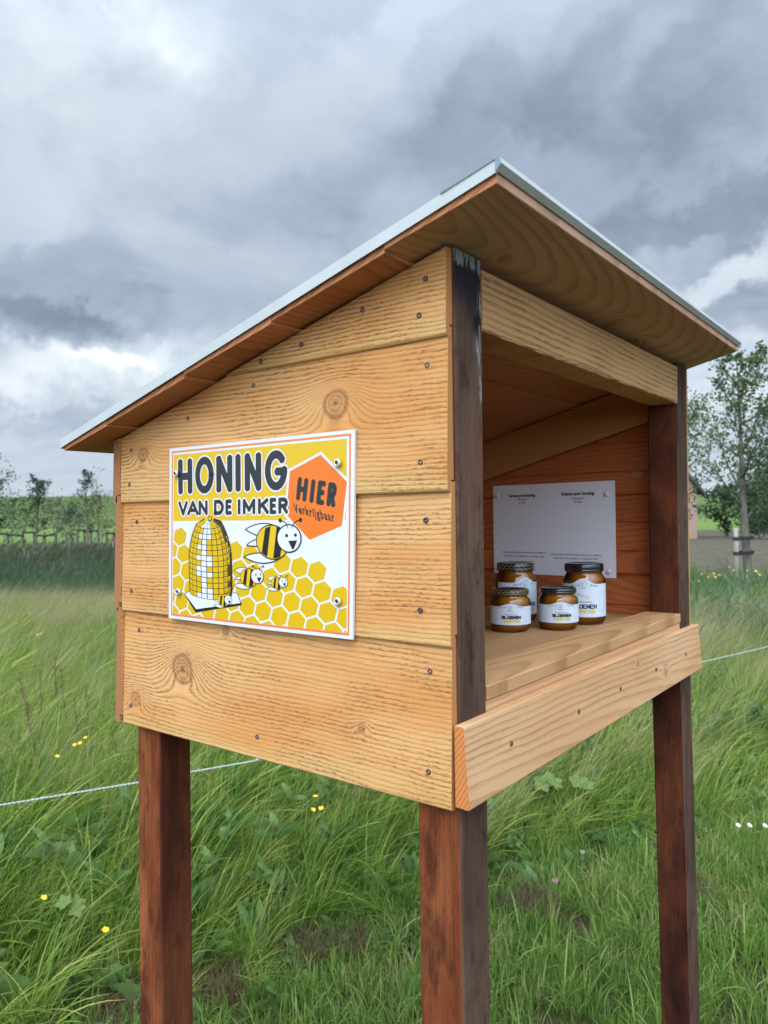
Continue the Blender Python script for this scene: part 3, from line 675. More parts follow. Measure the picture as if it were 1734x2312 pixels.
# straw hive on a white board
pr = Print(art_map)
def hw(v):
    t = (v - .116) / (.577 - .116); return .183 * (1 - max(0, t - .45) ** 2.3 * 2.1) * (1 - .03 * (t < .12)) if t < .97 else .04
pr.poly([(.138, .153), (.30, .215), (.604, .181), (.632, .127), (.632, .117), (.246, .052), (.235, .058)], 6, 2); pr.poly([(.145, .152), (.30, .208), (.60, .178), (.625, .128), (.248, .070)], 6.4, 0)
rows = 14; hc = .370; rnd = random.Random(5)
dip = lambda x: -.030 * math.sqrt(max(0, 1 - x * x)) + .012
def coilx(v, x): return hc + x * hw(v) + (v - .35) * -.02
for k in range(rows):
    va, vb = .150 + (.575 - .150) * k / rows, .150 + (.575 - .150) * (k + 1) / rows
    vm_ = (va + vb) / 2; xs = [math.sin(t) for t in np.linspace(-math.pi / 2, math.pi / 2, 13)]
    bul = 1.02
    pr.poly([(coilx(va, x * bul), va + dip(x)) for x in xs] + [(coilx((va + vb) / 2, x * bul * 1.015), (va + vb) / 2 + dip(x)) for x in xs[-1:]] + [(coilx(vb, x * bul), vb + dip(x)) for x in xs[::-1]], 7, 2)
    n = 11; off = rnd.random() * .12
    for i in range(n):
        t0 = -math.pi / 2 + math.pi * (i + .05 + off * .3) / n; t1 = -math.pi / 2 + math.pi * (i + .945) / n
        x0, x1 = math.sin(t0) * .985, math.sin(t1) * .985; xm = (x0 + x1) / 2
        white = -.52 + rnd.uniform(-.22, .15) < xm < .02 + rnd.uniform(-.2, .22)
        dark = xm > .90 + rnd.uniform(-.1, .1)
        
        g = .0024
        pr.poly([(coilx(va, x0), va + dip(x0) + g), (coilx(va, x1), va + dip(x1) + g), (coilx(vb, x1), vb + dip(x1) - g * .6), (coilx(vb, x0), vb + dip(x0) - g * .6)], 7.5, 0 if white else (3 if dark else 1))
        if xm > .62:          # pen hatching on the turned-away side
            for q in range(3):
                xx = x0 + (x1 - x0) * (q + .5) / 3; pr.line([(coilx(vm_, xx), va + dip(xx) + .004), (coilx(vm_, xx) - .003, va + dip(xx) + (vb - va) * rnd.uniform(.4, .85))], .0028, 8, 2)
pr.ell((.374, .584), .017, .017, 7.6, 2); pr.ell((.374, .585), .012, .012, 7.9, 1)
part('beehive_print', pr.build('beehive'), sign, P_white, P_yel2, P_ink, pmat('print_dark_olive', (.10, .065, .004), .4))
bee(.527, .140, .0345)
SCREW2 = screw_mesh('sign_screw', .0046, .0042)
bm = bmesh.new(); lathe(bm, [(.0050, 0), (.0050, .0020), (.0043, .0029), (.0022, .0027), (.0020, .0008), (0, .0006)], 16, [0, 0, 0, 1, 1]); SCREW2 = mesh('sign_screw', bm)
M_bright = pmat('bright_screw', (.72, .70, .64), .3, .55)
for y, z in ((0.549, 0.452), (0.179, 0.451), (0.546, 0.248), (0.182, 0.253)):
    sub('screw', SCREW2, sign, (-.0068, y * K, Z0 + z * K), Vector((-1, 0, 0)).to_track_quat('Z', 'Y').to_euler(), mats=(M_bright, M_hole))

# ------------------------------------------------------------------ paper price sheet pinned inside
PY0, PY1, PZ0, PZ1 = .176 * K, .531 * K, Z0 + .2078 * K, Z0 + .4562 * K
def paper_map(u, v, lay):
    y = PY1 - u * (PY1 - PY0); z = PZ0 + v * (PZ1 - PZ0) + .004 * (u - .5) * (v - .5)
    return (XR - .0012 - .0012 * math.sin(u * 3.1) * (1 - v) - lay * .0002, y, z)
paper = thing('price_sheet', 'white printed price sheet held by four white pushpins on the inner wall above the jars', 'paper sheet', (XR, (PY0 + PY1) / 2, PZ0))
V = []; F = []
for j in range(9):
    for i in range(13): V.append(paper_map(i / 12, j / 8, 0))
for j in range(8):
    for i in range(12): a = j * 13 + i; F.append((a, a + 1, a + 14, a + 13))
me = pyd('paper', V, F); P_paper = pmat('paper_white', (.74, .73, .78), .85, 0, .1); part('sheet', me, paper, P_paper)
P_prt = pmat('printer_ink', (.012, .012, .02), .7)
for body, cu_, v_, wd, cap, bo in (('Grote pot honing', .255, .865, .225, .030, .05), ('450 gram', .255, .828, .085, .019, .02), ('\u20ac 7,50', .257, .788, .056, .022, .02),
                               ('Kleine pot honing', .715, .865, .255, .030, .05), ('250 gram', .715, .820, .095, .019, .02), ('\u20ac 5,00', .715, .780, .060, .022, .02),
                               ('Scan de code met de Camera App op je telefoon.', .265, .232, .375, .018, .012), ('Deze QR-code is geldig tot 1 november 2025.', .268, .190, .345, .018, .012),
                               ('Scan de code met de Camera App op je telefoon.', .695, .222, .395, .018, .012), ('Deze QR-code is geldig tot 1 november 2025.', .692, .182, .355, .018, .012)):
    pr = Print(paper_map); pr.mesh2(text_quad(body, (cu_ - wd / 2, v_), (cu_ + wd / 2, v_), (cu_ - wd / 2, v_ + cap), bo, 2), 1.5, 0)
    part('lettering', pr.build('paper_text'), paper, P_prt)
bm = bmesh.new(); lathe(bm, [(.0062, 0), (.0060, .0016), (.0046, .0036), (.0020, .0044), (0, .0045)], 18); PIN = mesh('pushpin', bm)
for u, v in ((.035, .885), (.935, .865), (.040, .055), (.945, .065)):
    sub('pushpin', PIN, paper, paper_map(u, v, .5), Vector((-1, 0, 0)).to_track_quat('Z', 'Y').to_euler(), mats=(pmat('pushpin_plastic', (.66, .65, .70), .3),))

# ------------------------------------------------------------------ honey jars
def honey_mat(name, c, dens):
    m_ = bpy.data.materials.new(name); m_.use_nodes = True; g = NT(m_.node_tree); b = g.N['Principled BSDF']
    b.inputs['Base Color'].default_value = tuple(c) + (1,); b.inputs['Roughness'].default_value = .12; b.inputs['IOR'].default_value = 1.46
    b.inputs['Transmission Weight'].default_value = dens; b.inputs['Coat Weight'].default_value = .6; b.inputs['Coat Roughness'].default_value = .04
    return m_
M_honey = honey_mat('amber_honey', (.74, .30, .018), .42); M_honey2 = honey_mat('dark_amber_honey', (.66, .22, .013), .42)
def glass_mat():
    """thin clear glass: reflects at grazing angles, otherwise lets the honey be seen and lit"""
    m_ = bpy.data.materials.new('jar_glass'); m_.use_nodes = True; g = NT(m_.node_tree); g.N.clear(); out = g.N.new('ShaderNodeOutputMaterial')
    fr = g.N.new('ShaderNodeFresnel'); fr.inputs[0].default_value = 1.5; tr = g.N.new('ShaderNodeBsdfTransparent'); tr.inputs[0].default_value = (.95, .96, .95, 1); gl = g.N.new('ShaderNodeBsdfGlossy'); gl.inputs['Roughness'].default_value = .03
    ms = g.N.new('ShaderNodeMixShader'); g.L.new(fr.outputs[0], ms.inputs[0]); g.L.new(tr.outputs[0], ms.inputs[1]); g.L.new(gl.outputs[0], ms.inputs[2]); g.L.new(ms.outputs[0], out.inputs[0]); return m_
M_glass = glass_mat()
M_lid = pmat('black_lid', (.012, .013, .018), .22, 0, .6, Coat_Weight=.5); M_gold = pmat('gold_print', (.46, .38, .19), .35, .25); M_label = pmat('label_paper', (.62, .71, .80), .55, 0, .3)
M_ltext = pmat('label_ink', (.012, .022, .04), .6); M_lyel = pmat('label_yellow', (.74, .47, .06), .6); M_lgrey = pmat('label_grey_ink', (.16, .20, .25), .6)
def jar(name, label, front_px, R, H, zf, face, comb, lab, honey, group, seedk):
    """front_px: picture point where the jar's foot touches the floor nearest to the camera"""
    f_ = on_z(*front_px, zf); d2 = Vector((f_.x - CAM.x, f_.y - CAM.y, 0)).normalized(); c = f_ + d2 * R * .86; c.z = zf
    t = thing(name, label, 'jar', c, group)
    ang = math.atan2(-d2.y, -d2.x) + face            # heading the label faces
    bm = bmesh.new(); Rn = R * .86
    prof = [(0, .0022), (R * .62, .0012), (R * .80, 0), (R * .90, .0022), (R * .985, .009), (R, .016), (R, H * .70), (R * .985, H * .735), (R * .93, H * .775), (Rn + .0005, H * .805), (Rn - .0015, H * .835), (Rn, H * .86), (Rn - .001, H * .9), (Rn - .001, H * .965)]
    lathe(bm, prof, 48); bb = part('honey_filling', mesh('honey_body', bm, True), t, honey); 
    g_ = [(r_ + .0011 if r_ else 0, z_ if i else z_) for i, (r_, z_) in enumerate(prof)]
    bm = bmesh.new(); lathe(bm, [(R * .84, -.0004 + .0006)] + [(r_ + .0016, z_ + .0004) for r_, z_ in prof[3:]], 48)
    part('glass_body', mesh('glass_body', bm, True), t, M_glass)
    # lid: rolled rim and a shallow panel
    bm = bmesh.new(); zl = H * .865; Rl = Rn + .0042
    lathe(bm, [(Rl - .0012, zl), (Rl, zl + .0012), (Rl, zl + .0030), (Rl - .0006, zl + .0038), (Rl - .0002, zl + .0050), (Rl - .0002, H - .0030), (Rl - .0012, H - .0008), (Rl - .0035, H), (Rl - .0060, H - .0004), (Rl - .0072, H - .0014), (0, H - .0012)], 56)
    ld = part('lid', mesh('lid', bm, True), t, M_lid)
    if comb:
        V = []; F = []; n = 24; zz0, zz1 = zl + .0005, H - .0016; cols = n; pitch = 2 * math.pi / cols; hh = (zz1 - zz0) / 2.6
        def cyl(a, z): return (Rl * math.cos(a) * 1.006, Rl * math.sin(a) * 1.006, z)
        def seg(a0, z0, a1, z1, w=.00026):
            da, dz = (a1 - a0) * Rl, z1 - z0; L_ = math.hypot(da, dz); na, nz = -dz / L_ * w / Rl, da / L_ * w
            k = len(V); V.extend([cyl(a0 - na, z0 - nz), cyl(a1 - na, z1 - nz), cyl(a1 + na, z1 + nz), cyl(a0 + na, z0 + nz)]); F.append((k, k + 1, k + 2, k + 3))
        for row in range(3):
            zc = zz0 + hh * .4 + row * hh
            for i in range(cols):
                a = (i + .5 * (row % 2)) * pitch
                seg(a, zc - hh * .33, a, zc + hh * .33); seg(a, zc + hh * .33, a + pitch / 2, zc + hh * .67)
                seg(a + pitch / 2, zc + hh * .67, a + pitch, zc + hh * .33)
        sub('honeycomb_print', pyd('lid_comb', V, F), ld, (0, 0, 0), mats=(M_gold,))
    # label with a wavy upper edge, wrapped round the glass
    z0, z1 = lab; Rg = R + .0022; span = 2.35
    def lmap(u, v, lay):       # u in -1..1 left to right, v in 0..1 up the label
        a = ang + u * span * .5; r = Rg + lay * .00016
        return (c.x + r * math.cos(a), c.y + r * math.sin(a), zf + z0 + v * (z1 - z0))
    top = lambda u: 1.0 - .15 * (.5 - .5 * math.cos(min(1, abs(u) / .55) * math.pi)) 
    V = []; F = []; n = 40
    for i in range(n + 1):
        u = -1.25 + 2.5 * i / n; V += [lmap(u, 0, 0), lmap(u, .5, 0), lmap(u, top(u), 0)]
    for i in range(n):
        for k in (0, 1): F.append((i * 3 + k, i * 3 + 3 + k, i * 3 + 4 + k, i * 3 + 1 + k))
    lb = part('label', pyd('jar_label', V, F, None, True), t, M_label)
    pr = Print(lmap); aw = R * span / 2; q = (z1 - z0)
    def tx(body, uc, v, wd, cap, bold, slot, rot=0.0): pr.mesh2(text_quad(body, (uc - wd / 2, v - rot), (uc + wd / 2, v + rot), (uc - wd / 2 - rot * .3, v - rot + cap), bold, 2), 1, slot)
    tall = q > .055
    S_ = .62 if tall else .62
    def word(w_, uc, v, wd, cap, slot):
        n_ = len(w_); st = wd / n_; sx = .023 if not tall else .021
        for i_, ch in enumerate(w_):
            a_ = uc - wd / 2 + st * (i_ + .10); b_ = a_ + st * .74
            if ch == 'I': pass
            for sg in STROKES[ch]:
                pts = [(a_ + (b_ - a_) * x, v + cap * y) for x, y in sg]
                for p0, p1 in zip(pts[:-1], pts[1:]):      # even strokes on the label, whatever its proportions
                    P0, P1 = np.array(p0) * (aw, q), np.array(p1) * (aw, q); d_ = (P1 - P0) / (np.linalg.norm(P1 - P0) + 1e-9); nn_ = np.array((-d_[1], d_[0])) * sx * aw; e_ = d_ * sx * aw * .6
                    pr.poly([tuple(x / (aw, q)) for x in (P0 - nn_ - e_, P1 - nn_ + e_, P1 + nn_ + e_, P0 + nn_ - e_)], 1, slot)
    word('BLOEMEN', .06, .300 if not tall else .225, .80 if not tall else .98, .110 if not tall else .095, 0); word('HONING', .08, .130 if not tall else .102, .68 if not tall else .84, .100 if not tall else .085, 1)
    tx('Kamperveense', .04, .465 if not tall else .375, .50 if not tall else .56, .055 if not tall else .042, .03, 2)
    tx('Have a nice', -.32, .79, .36, .050, .02, 2, .018); tx('day honey!', .44, .79, .32, .050, .02, 2, -.018)
    # bee drawn in one thin line
    by_ = .66 if not tall else .58; k_ = .95 if not tall else 1.9
    def ring(cu_, cv, ru, rv, rot, slot, w=.010):
        pts = [(cu_ + ru * math.cos(t_) * math.cos(rot) - rv * math.sin(t_) * math.sin(rot) * aw / q * .0 - rv * math.sin(t_) * math.sin(rot), cv + (ru * math.cos(t_) * math.sin(rot) + rv * math.sin(t_) * math.cos(rot)) * aw / q) for t_ in np.linspace(0, 2 * math.pi, 19)]
        pr.line(pts, w, 1, slot)
    for cu_, dv, ru, rv, rot, slot in ((-.10, .0, .022, .022, 0, 2), (-.03, -.01, .040, .024, -.2, 2), (.085, -.035, .062, .036, -.25, 1), (.075, -.035, .030, .030, 0, 1), (-.04, .115, .03, .062, .15, 2), (.03, .135, .036, .078, -.15, 2)):
        ring(cu_ * k_, by_ + dv * k_, ru * k_, rv * k_, rot, slot, .011)
    for side in (-1, 1):      # rows of small print round the sides
        for i in range(9):
            v = .16 + i * .072 * (1 if not tall else .85)
            if i in (3, 6): continue
            pr.line([(side * .80 - .12, v), (side * .80 + .10 + .05 * ((i * 7) % 3), v)], .022, 1, 2)
    sub('lettering', pr.build('jar_text'), lb, (0, 0, 0), mats=(M_ltext, M_lyel, M_lgrey)) if False else None
    me = pyd('jar_text', pr.V, pr.F, pr.M)
    for m_ in (M_ltext, M_lyel, M_lgrey): me.materials.append(m_)
    o = bpy.data.objects.new('lettering', me); COL.objects.link(o); o.parent = lb
    for ob in (bb,): pass
    # body, lid and print are lathed round the jar's own axis
    for ch in t.children:
        if ch.name.startswith(('honey_filling', 'glass_body', 'lid')): ch.location = (0, 0, 0)
    return t
JG = 'honey jars on the stall floor'
jar('honey_jar', 'small honey jar with a plain black lid, right of the other small jar', (1261, 1423.5), .0352, .0775, ZF1 + .0002, .12, False, (.0145, .0535), M_honey, JG, 1)
jar('honey_jar', 'small honey jar with a honeycomb-patterned lid, nearest the charred post', (1153, 1428.5), .0352, .0775, ZF1 + .0002, -.02, True, (.0145, .0535), M_honey, JG, 2)
jar('honey_jar', 'tall honey jar with a plain black lid, standing at the right end of the group', (1320, 1410.5), .0392, .118, ZF1 + .0002, -.05, False, (.0155, .0905), M_honey2, JG, 3)
jar('honey_jar', 'tall honey jar with a honeycomb-patterned lid, half hidden behind a small jar', (1166, 1405.0), .0392, .118, ZF1 + .0002, .45, True, (.0155, .0905), M_honey2, JG, 4)
#@@SETTING
# ------------------------------------------------------------------ ground and far land
F2 = Vector((FW.x, FW.y, 0)).normalized(); R2 = Vector((RT.x, RT.y, 0)).normalized(); C2 = Vector((CAM.x, CAM.y, 0))
def gpos(d, l): return C2 + F2 * d + R2 * l          # depth and sideways distance from where the photographer stands
def build_ground():
    m_ = pmat('earth_and_far_pasture', (.05, .06, .02), .95, 0, .05); g = NT(m_.node_tree); b = g.N['Principled BSDF']
    o = g.coord('Object'); P = g.sep(o)
    dd = g.add(g.mul(g.sub(P[0], C2.x), F2.x), g.mul(g.sub(P[1], C2.y), F2.y)); ll = g.add(g.mul(g.sub(P[0], C2.x), R2.x), g.mul(g.sub(P[1], C2.y), R2.y))
    n = g.noise(o, 1.7, 5, .6); nf = g.noise(o, .06, 4, .6); nn = g.noise(o, 18, 5, .7)
    near = g.mix(g.smooth(nn, .35, .7), (.040, .030, .018), (.055, .060, .018))
    past = g.mix(g.smooth(nf, .35, .65), (.115, .175, .045), (.14, .195, .055))
    bare = g.mix(g.smooth(n, .35, .65), (.085, .070, .052), (.115, .105, .070))
    c = g.mix(g.smooth(dd, 30, 62), near, past)
    c = g.mix(g.mul(g.smooth(g.m('DIVIDE', ll, dd), .22, .34), g.mul(g.smooth(dd, 12, 17), g.smooth(g.add(dd, g.mul(nf, 18)), 78, 66))), c, bare)
    g.link(c, b.inputs['Base Color']); g.link(g.bump(nn, .6, .02), b.inputs['Normal'])
    # polar sheet, dense near the stall
    rad = [0.0] + [.35 * 1.17 ** k for k in range(54)]; rad = [r for r in rad if r < 1500] + [1500]
    V = [(1.0, 1.0, 0)]; F = []; n_ = 72
    for r in rad[1:]:
        for k in range(n_):
            a = 2 * math.pi * k / n_; x, y = 1 + r * math.cos(a), 1 + r * math.sin(a)
            z = (.018 * math.sin(x * 2.1 + 1) * math.sin(y * 1.7) + .012 * math.sin(x * 5.3) * math.sin(y * 4.1)) * min(1, r / 1.2) if r < 40 else 0
            V.append((x, y, z - .005))
    for k in range(n_): F.append((0, 1 + k, 1 + (k + 1) % n_))
    for i in range(len(rad) - 2):
        for k in range(n_): a = 1 + i * n_; F.append((a + k, a + n_ + k, a + n_ + (k + 1) % n_, a + (k + 1) % n_))
    o_ = link('ground', pyd('ground', V, F, None, True), None, (m_,)); o_['kind'] = 'structure'
build_ground()
def build_dike():
    m_ = noisy('dike_grass', (.065, .095, .032), (.10, .135, .045), .22, .95, coord='Object', stretch=(1, 1, 3), spec=.05, detail=8)
    V = []; F = []; rows = 9; L = place(-150, 150); R_ = place(1900, 235); ax = (R_ - L).normalized(); nr = Vector((-ax.y, ax.x, 0)); n = 260
    prof = [(-22, 0), (-20, .25), (-15, 1.5), (-9, 3.5), (-4, 5.5), (-1.5, 6.25), (2, 6.4), (6, 6.1), (20, 0)]
    for i in range(n + 1):
        p = L + ax * (-500 + 1300 * i / n)
        for a, h in prof:
            hh = h + (.10 * math.sin(i * .37) + .07 * math.sin(i * 1.13 + a)) * min(1, h) + random.uniform(-.05, .05) * min(1, h)
            V.append(p + nr * a + Vector((0, 0, hh - .02)))
    for i in range(n):
        for k in range(rows - 1): a = i * rows + k; F.append((a, a + rows, a + rows + 1, a + 1))
    link('dike', pyd('dike', V, F, None, True), None, (m_,))['kind'] = 'structure'
build_dike()

# ------------------------------------------------------------------ leaves and grasses
def leaf_mat(name, stops, rough=.42, trans=.3, nscale=.9, tone_w=.78):
    """colour from a per-blade tone, the clump it belongs to and slow drifts over the meadow"""
    m_ = bpy.data.materials.new(name); m_.use_nodes = True; g = NT(m_.node_tree); g.N.clear()
    out = g.N.new('ShaderNodeOutputMaterial'); at = g.N.new('ShaderNodeAttribute'); at.attribute_name = 'tone'
    oi = g.N.new('ShaderNodeObjectInfo'); geo = g.N.new('ShaderNodeNewGeometry')
    n = g.noise(geo.outputs['Position'], nscale, 3, .55)
    v = g.add(g.mul(at.outputs['Fac'], tone_w), g.add(g.mul(oi.outputs['Random'], .22), g.mul(g.sub(n, .5), 1.0)))
    v = g.add(v, .04)
    c = g.ramp(v, stops)
    b = g.N.new('ShaderNodeBsdfPrincipled'); g.link(c, b.inputs['Base Color']); b.inputs['Roughness'].default_value = rough; b.inputs['Specular IOR Level'].default_value = .28
    t = g.N.new('ShaderNodeBsdfTranslucent'); g.link(c, t.inputs[0])
    ms = g.N.new('ShaderNodeMixShader'); ms.inputs[0].default_value = trans; g.L.new(b.outputs[0], ms.inputs[1]); g.L.new(t.outputs[0], ms.inputs[2]); g.L.new(ms.outputs[0], out.inputs[0])
    return m_
M_grass = leaf_mat('meadow_grass_blade', [(0, (.030, .090, .016)), (.26, (.085, .185, .026)), (.50, (.165, .280, .036)), (.75, (.27, .345, .060)), (1, (.40, .39, .12))])
M_lawn = leaf_mat('lawn_blade', [(0, (.050, .130, .022)), (.35, (.115, .230, .036)), (.65, (.185, .300, .055)), (.9, (.29, .35, .10)), (1, (.40, .37, .17))], nscale=1.5)
M_dry = leaf_mat('dry_grass_blade', [(0, (.16, .19, .06)), (.35, (.28, .26, .11)), (.7, (.40, .34, .18)), (1, (.48, .42, .26))])
M_thatch = leaf_mat('dead_thatch', [(0, (.075, .050, .026)), (.5, (.17, .12, .065)), (1, (.30, .23, .13))])
M_reed = leaf_mat('reed_blade', [(0, (.040, .090, .045)), (.4, (.065, .130, .062)), (.75, (.095, .165, .078)), (1, (.14, .19, .10))])
M_plume = leaf_mat('reed_plume', [(0, (.085, .085, .055)), (.5, (.125, .120, .078)), (1, (.19, .18, .12))])
M_broad = leaf_mat('broad_weed_leaf', [(0, (.050, .110, .028)), (.5, (.105, .190, .050)), (.85, (.17, .26, .08)), (1, (.24, .31, .13))])
M_iris = leaf_mat('blue_green_leaf', [(0, (.050, .10, .050)), (.5, (.095, .16, .080)), (1, (.16, .22, .12))])
LEAN = R2
def blades(n, spread, hmin, hmax, wmin, wmax, lean, leanv, droop, segs=4, rs=None, tone=(0, 1), broad=False, up=1.0, r=None):
    """numpy strips: returns verts, quads, tone per vertex"""
    r = r or rng; V = []; Q = []; T = []
    for _ in range(n):
        a = r.uniform(0, 2 * math.pi); rr = spread * math.sqrt(r.uniform()); b = np.array([rr * math.cos(a), rr * math.sin(a), -.01])
        h = r.uniform(hmin, hmax); w = r.uniform(wmin, wmax); az = r.uniform(0, 2 * math.pi)
        own = np.array([math.cos(az), math.sin(az), 0]) * abs(r.normal(0, leanv)); d0 = np.array([LEAN.x, LEAN.y, 0]) * lean * r.uniform(.4, 1.4) + own
        dr = droop * r.uniform(.3, 1.7); tn = r.uniform(*tone)
        side_a = r.uniform(0, math.pi * 2); p = b.copy(); k0 = len(V)
        for s in range(segs + 1):
            t = s / segs; dirv = d0 * (.35 + 1.5 * t * dr) + np.array([0, 0, up * (1 - .55 * t * t * dr)]); dirv = dirv / np.linalg.norm(dirv)
            sd = np.cross(dirv, [math.cos(side_a), math.sin(side_a), .2]); sd = sd / (np.linalg.norm(sd) + 1e-9)
            ww = w * ((1 - t) ** .6 * .5 + .02) if not broad else w * (math.sin(math.pi * (.06 + .90 * t)) ** .75 * .5 + .02)
            V.append(p - sd * ww); V.append(p + sd * ww); T += [tn + .12 * (t - .5)] * 2
            p = p + dirv * h / segs
        for s in range(segs): k = k0 + 2 * s; Q.append((k, k + 1, k + 3, k + 2))
    return V, Q, T
def tuft(name, sets, mats):
    V = []; Q = []; T = []; MI = []
    for mi, (v, q, t) in sets:
        k = len(V); V += v; T += t; Q += [tuple(i + k for i in f) for f in q]; MI += [mi] * len(q)
    me = fastmesh(name, V, Q, MI, True); a = me.attributes.new('tone', 'FLOAT', 'POINT'); a.data.foreach_set('value', np.array(T, np.float32))
    for m_ in mats: me.materials.append(m_)
    return bpy.data.objects.new(name, me)
def scatter(name, pts, yaw, scl, idx, tufts, label=None):
    """one object of stuff: clumps instanced on points"""
    c = bpy.data.collections.new(name + '_clumps')
    for i, t in enumerate(tufts): t.name = '%s_clump_%02d' % (name, i); c.objects.link(t)
    me = bpy.data.meshes.new(name); me.vertices.add(len(pts)); me.vertices.foreach_set('co', np.asarray(pts, np.float32).ravel())
    rv = np.zeros((len(pts), 3), np.float32); rv[:, 2] = yaw
    me.attributes.new('rot', 'FLOAT_VECTOR', 'POINT').data.foreach_set('vector', rv.ravel())
    me.attributes.new('scl', 'FLOAT', 'POINT').data.foreach_set('value', np.asarray(scl, np.float32))
    me.attributes.new('idx', 'INT', 'POINT').data.foreach_set('value', np.asarray(idx, np.int32))
    o = link(name, me); o['kind'] = 'stuff'
    if label: o['label'] = label
    ng = bpy.data.node_groups.new(name, 'GeometryNodeTree'); ng.interface.new_socket('Geometry', in_out='INPUT', socket_type='NodeSocketGeometry'); ng.interface.new_socket('Geometry', in_out='OUTPUT', socket_type='NodeSocketGeometry')
    N, L = ng.nodes, ng.links; gi = N.new('NodeGroupInput'); go = N.new('NodeGroupOutput'); ip = N.new('GeometryNodeInstanceOnPoints'); ci = N.new('GeometryNodeCollectionInfo')
    ci.inputs[0].default_value = c; ci.inputs[1].default_value = True; ci.inputs[2].default_value = True
    def at(nm, tp):
        n = N.new('GeometryNodeInputNamedAttribute'); n.data_type = tp; n.inputs[0].default_value = nm; return n.outputs[0]
    L.new(gi.outputs[0], ip.inputs['Points']); L.new(ci.outputs[0], ip.inputs['Instance']); ip.inputs['Pick Instance'].default_value = True
    L.new(at('idx', 'INT'), ip.inputs['Instance Index']); L.new(at('rot', 'FLOAT_VECTOR'), ip.inputs['Rotation']); L.new(at('scl', 'FLOAT'), ip.inputs['Scale']); L.new(ip.outputs[0], go.inputs[0])
    o.modifiers.new('clumps', 'NODES').node_group = ng
    return o
BND = lambda px: np.interp(px, [-900, 0, 300, 600, 900, 1100, 1500, 1734, 2600], [1.9, 2.05, 2.30, 2.50, 2.85, 3.1, 3.65, 3.95, 5.2])
BARE = [(680, 2150, .17), (800, 2145, .12), (1190, 2060, .14), (480, 2245, .13), (1560, 2020, .10), (300, 2290, .16), (1010, 2090, .09)]
BARE = [(on_z(x, y, 0), r * .62) for x, y, r in BARE]
def sample(n, d0, d1, px0=-500, px1=2250, power=1.0):
    """points spread evenly over the ground between two depths, with their picture column"""
    d = np.sqrt(rng.uniform(d0 * d0, d1 * d1, n)); px = rng.uniform(px0, px1, n); l = (px - 867) / FPX * d
    P = np.stack([C2.x + F2.x * d + R2.x * l, C2.y + F2.y * d + R2.y * l, np.zeros(n)], 1)
    return P, d, px
def bare_ok(P, k=1.0):
    ok = np.ones(len(P), bool)
    for c, r in BARE: ok &= np.hypot(P[:, 0] - c.x, P[:, 1] - c.y) > r * k * rng.uniform(.6, 1.25, len(P))
    for x, y in ((PT + .035, LY + .03), (XP2 + .075, LY + .03), (PT + .035, D - .05), (XP2 + .03, D - .05)): ok &= np.hypot(P[:, 0] - x, P[:, 1] - y) > .06
    return ok
def cat(*a): return np.concatenate(a)
# long meadow grass, combed over by the wind
MG = [tuft('g', [(0, blades(34, .075, .26, .56, .0035, .0075, .55, .48, .85, 5)), (0, blades(16, .08, .16, .38, .0050, .0100, .35, .75, 1.3, 5)), (1, blades(5, .07, .35, .64, .0018, .003, .6, .3, .6, 4, tone=(.2, 1)))], (M_grass, M_dry)) for _ in range(6)]
MG += [tuft('g', [(0, blades(40, .085, .30, .62, .0050, .0105, .70, .55, 1.25, 6)), (1, blades(6, .09, .14, .34, .003, .006, .5, .9, 1.4, 5))], (M_grass, M_dry)) for _ in range(3)]
MG += [tuft('g', [(0, blades(70, .07, .20, .44, .0020, .0040, .55, .45, .7, 4)), (1, blades(11, .07, .28, .58, .0014, .0024, .65, .25, .6, 4))], (M_grass, M_dry)) for _ in range(3)]
Pa, da, xa_ = sample(2600, 1.8, 5.2); ok = (da > BND(xa_) + rng.normal(0, .07, len(da))) & bare_ok(Pa); Pa, da, xa_ = Pa[ok], da[ok], xa_[ok]
Pb, db, xb_ = sample(3600, 5.2, 10.8); Pb, db, xb_ = Pb, db, xb_
PP = cat(Pa, Pb); dd_ = cat(da, db); n = len(PP)
edge = np.clip((dd_ - BND(cat(xa_, xb_))) / .9, 0, 1)
scatter('meadow_grass', PP, rng.normal(0, .85, n), (.50 + .42 * edge) * rng.uniform(.65, 1.3, n), rng.choice(12, n, p=[.07] * 6 + [.10] * 3 + [.28 / 3] * 3), MG, 'long green meadow grass combed over by the wind')
# mown strip
LG = [tuft('l', [(0, blades(44, .06, .025, .095, .0020, .0046, .15, .75, .9, 3)), (1, blades(4, .06, .02, .07, .0014, .0030, .1, 1.1, .8, 3))], (M_lawn, M_thatch)) for _ in range(5)]
LG += [tuft('l', [(0, blades(22, .035, .07, .17, .0030, .0062, .25, .7, 1.3, 4)), (0, blades(20, .06, .03, .08, .002, .004, .1, .8, .9, 3))], (M_lawn, M_thatch)) for _ in range(2)]
Pa, da, xa_ = sample(7500, 1.3, 5.0, -700, 2500); ok = (da < BND(xa_) + .30 + rng.normal(0, .08, len(da))) & bare_ok(Pa, .7); Pa = Pa[ok]; n = len(Pa)
scatter('lawn_grass', Pa, rng.uniform(0, 6.28, n), rng.uniform(.7, 1.35, n), rng.choice(7, n, p=[.17] * 5 + [.075] * 2), LG, 'short mown grass in front of the meadow')
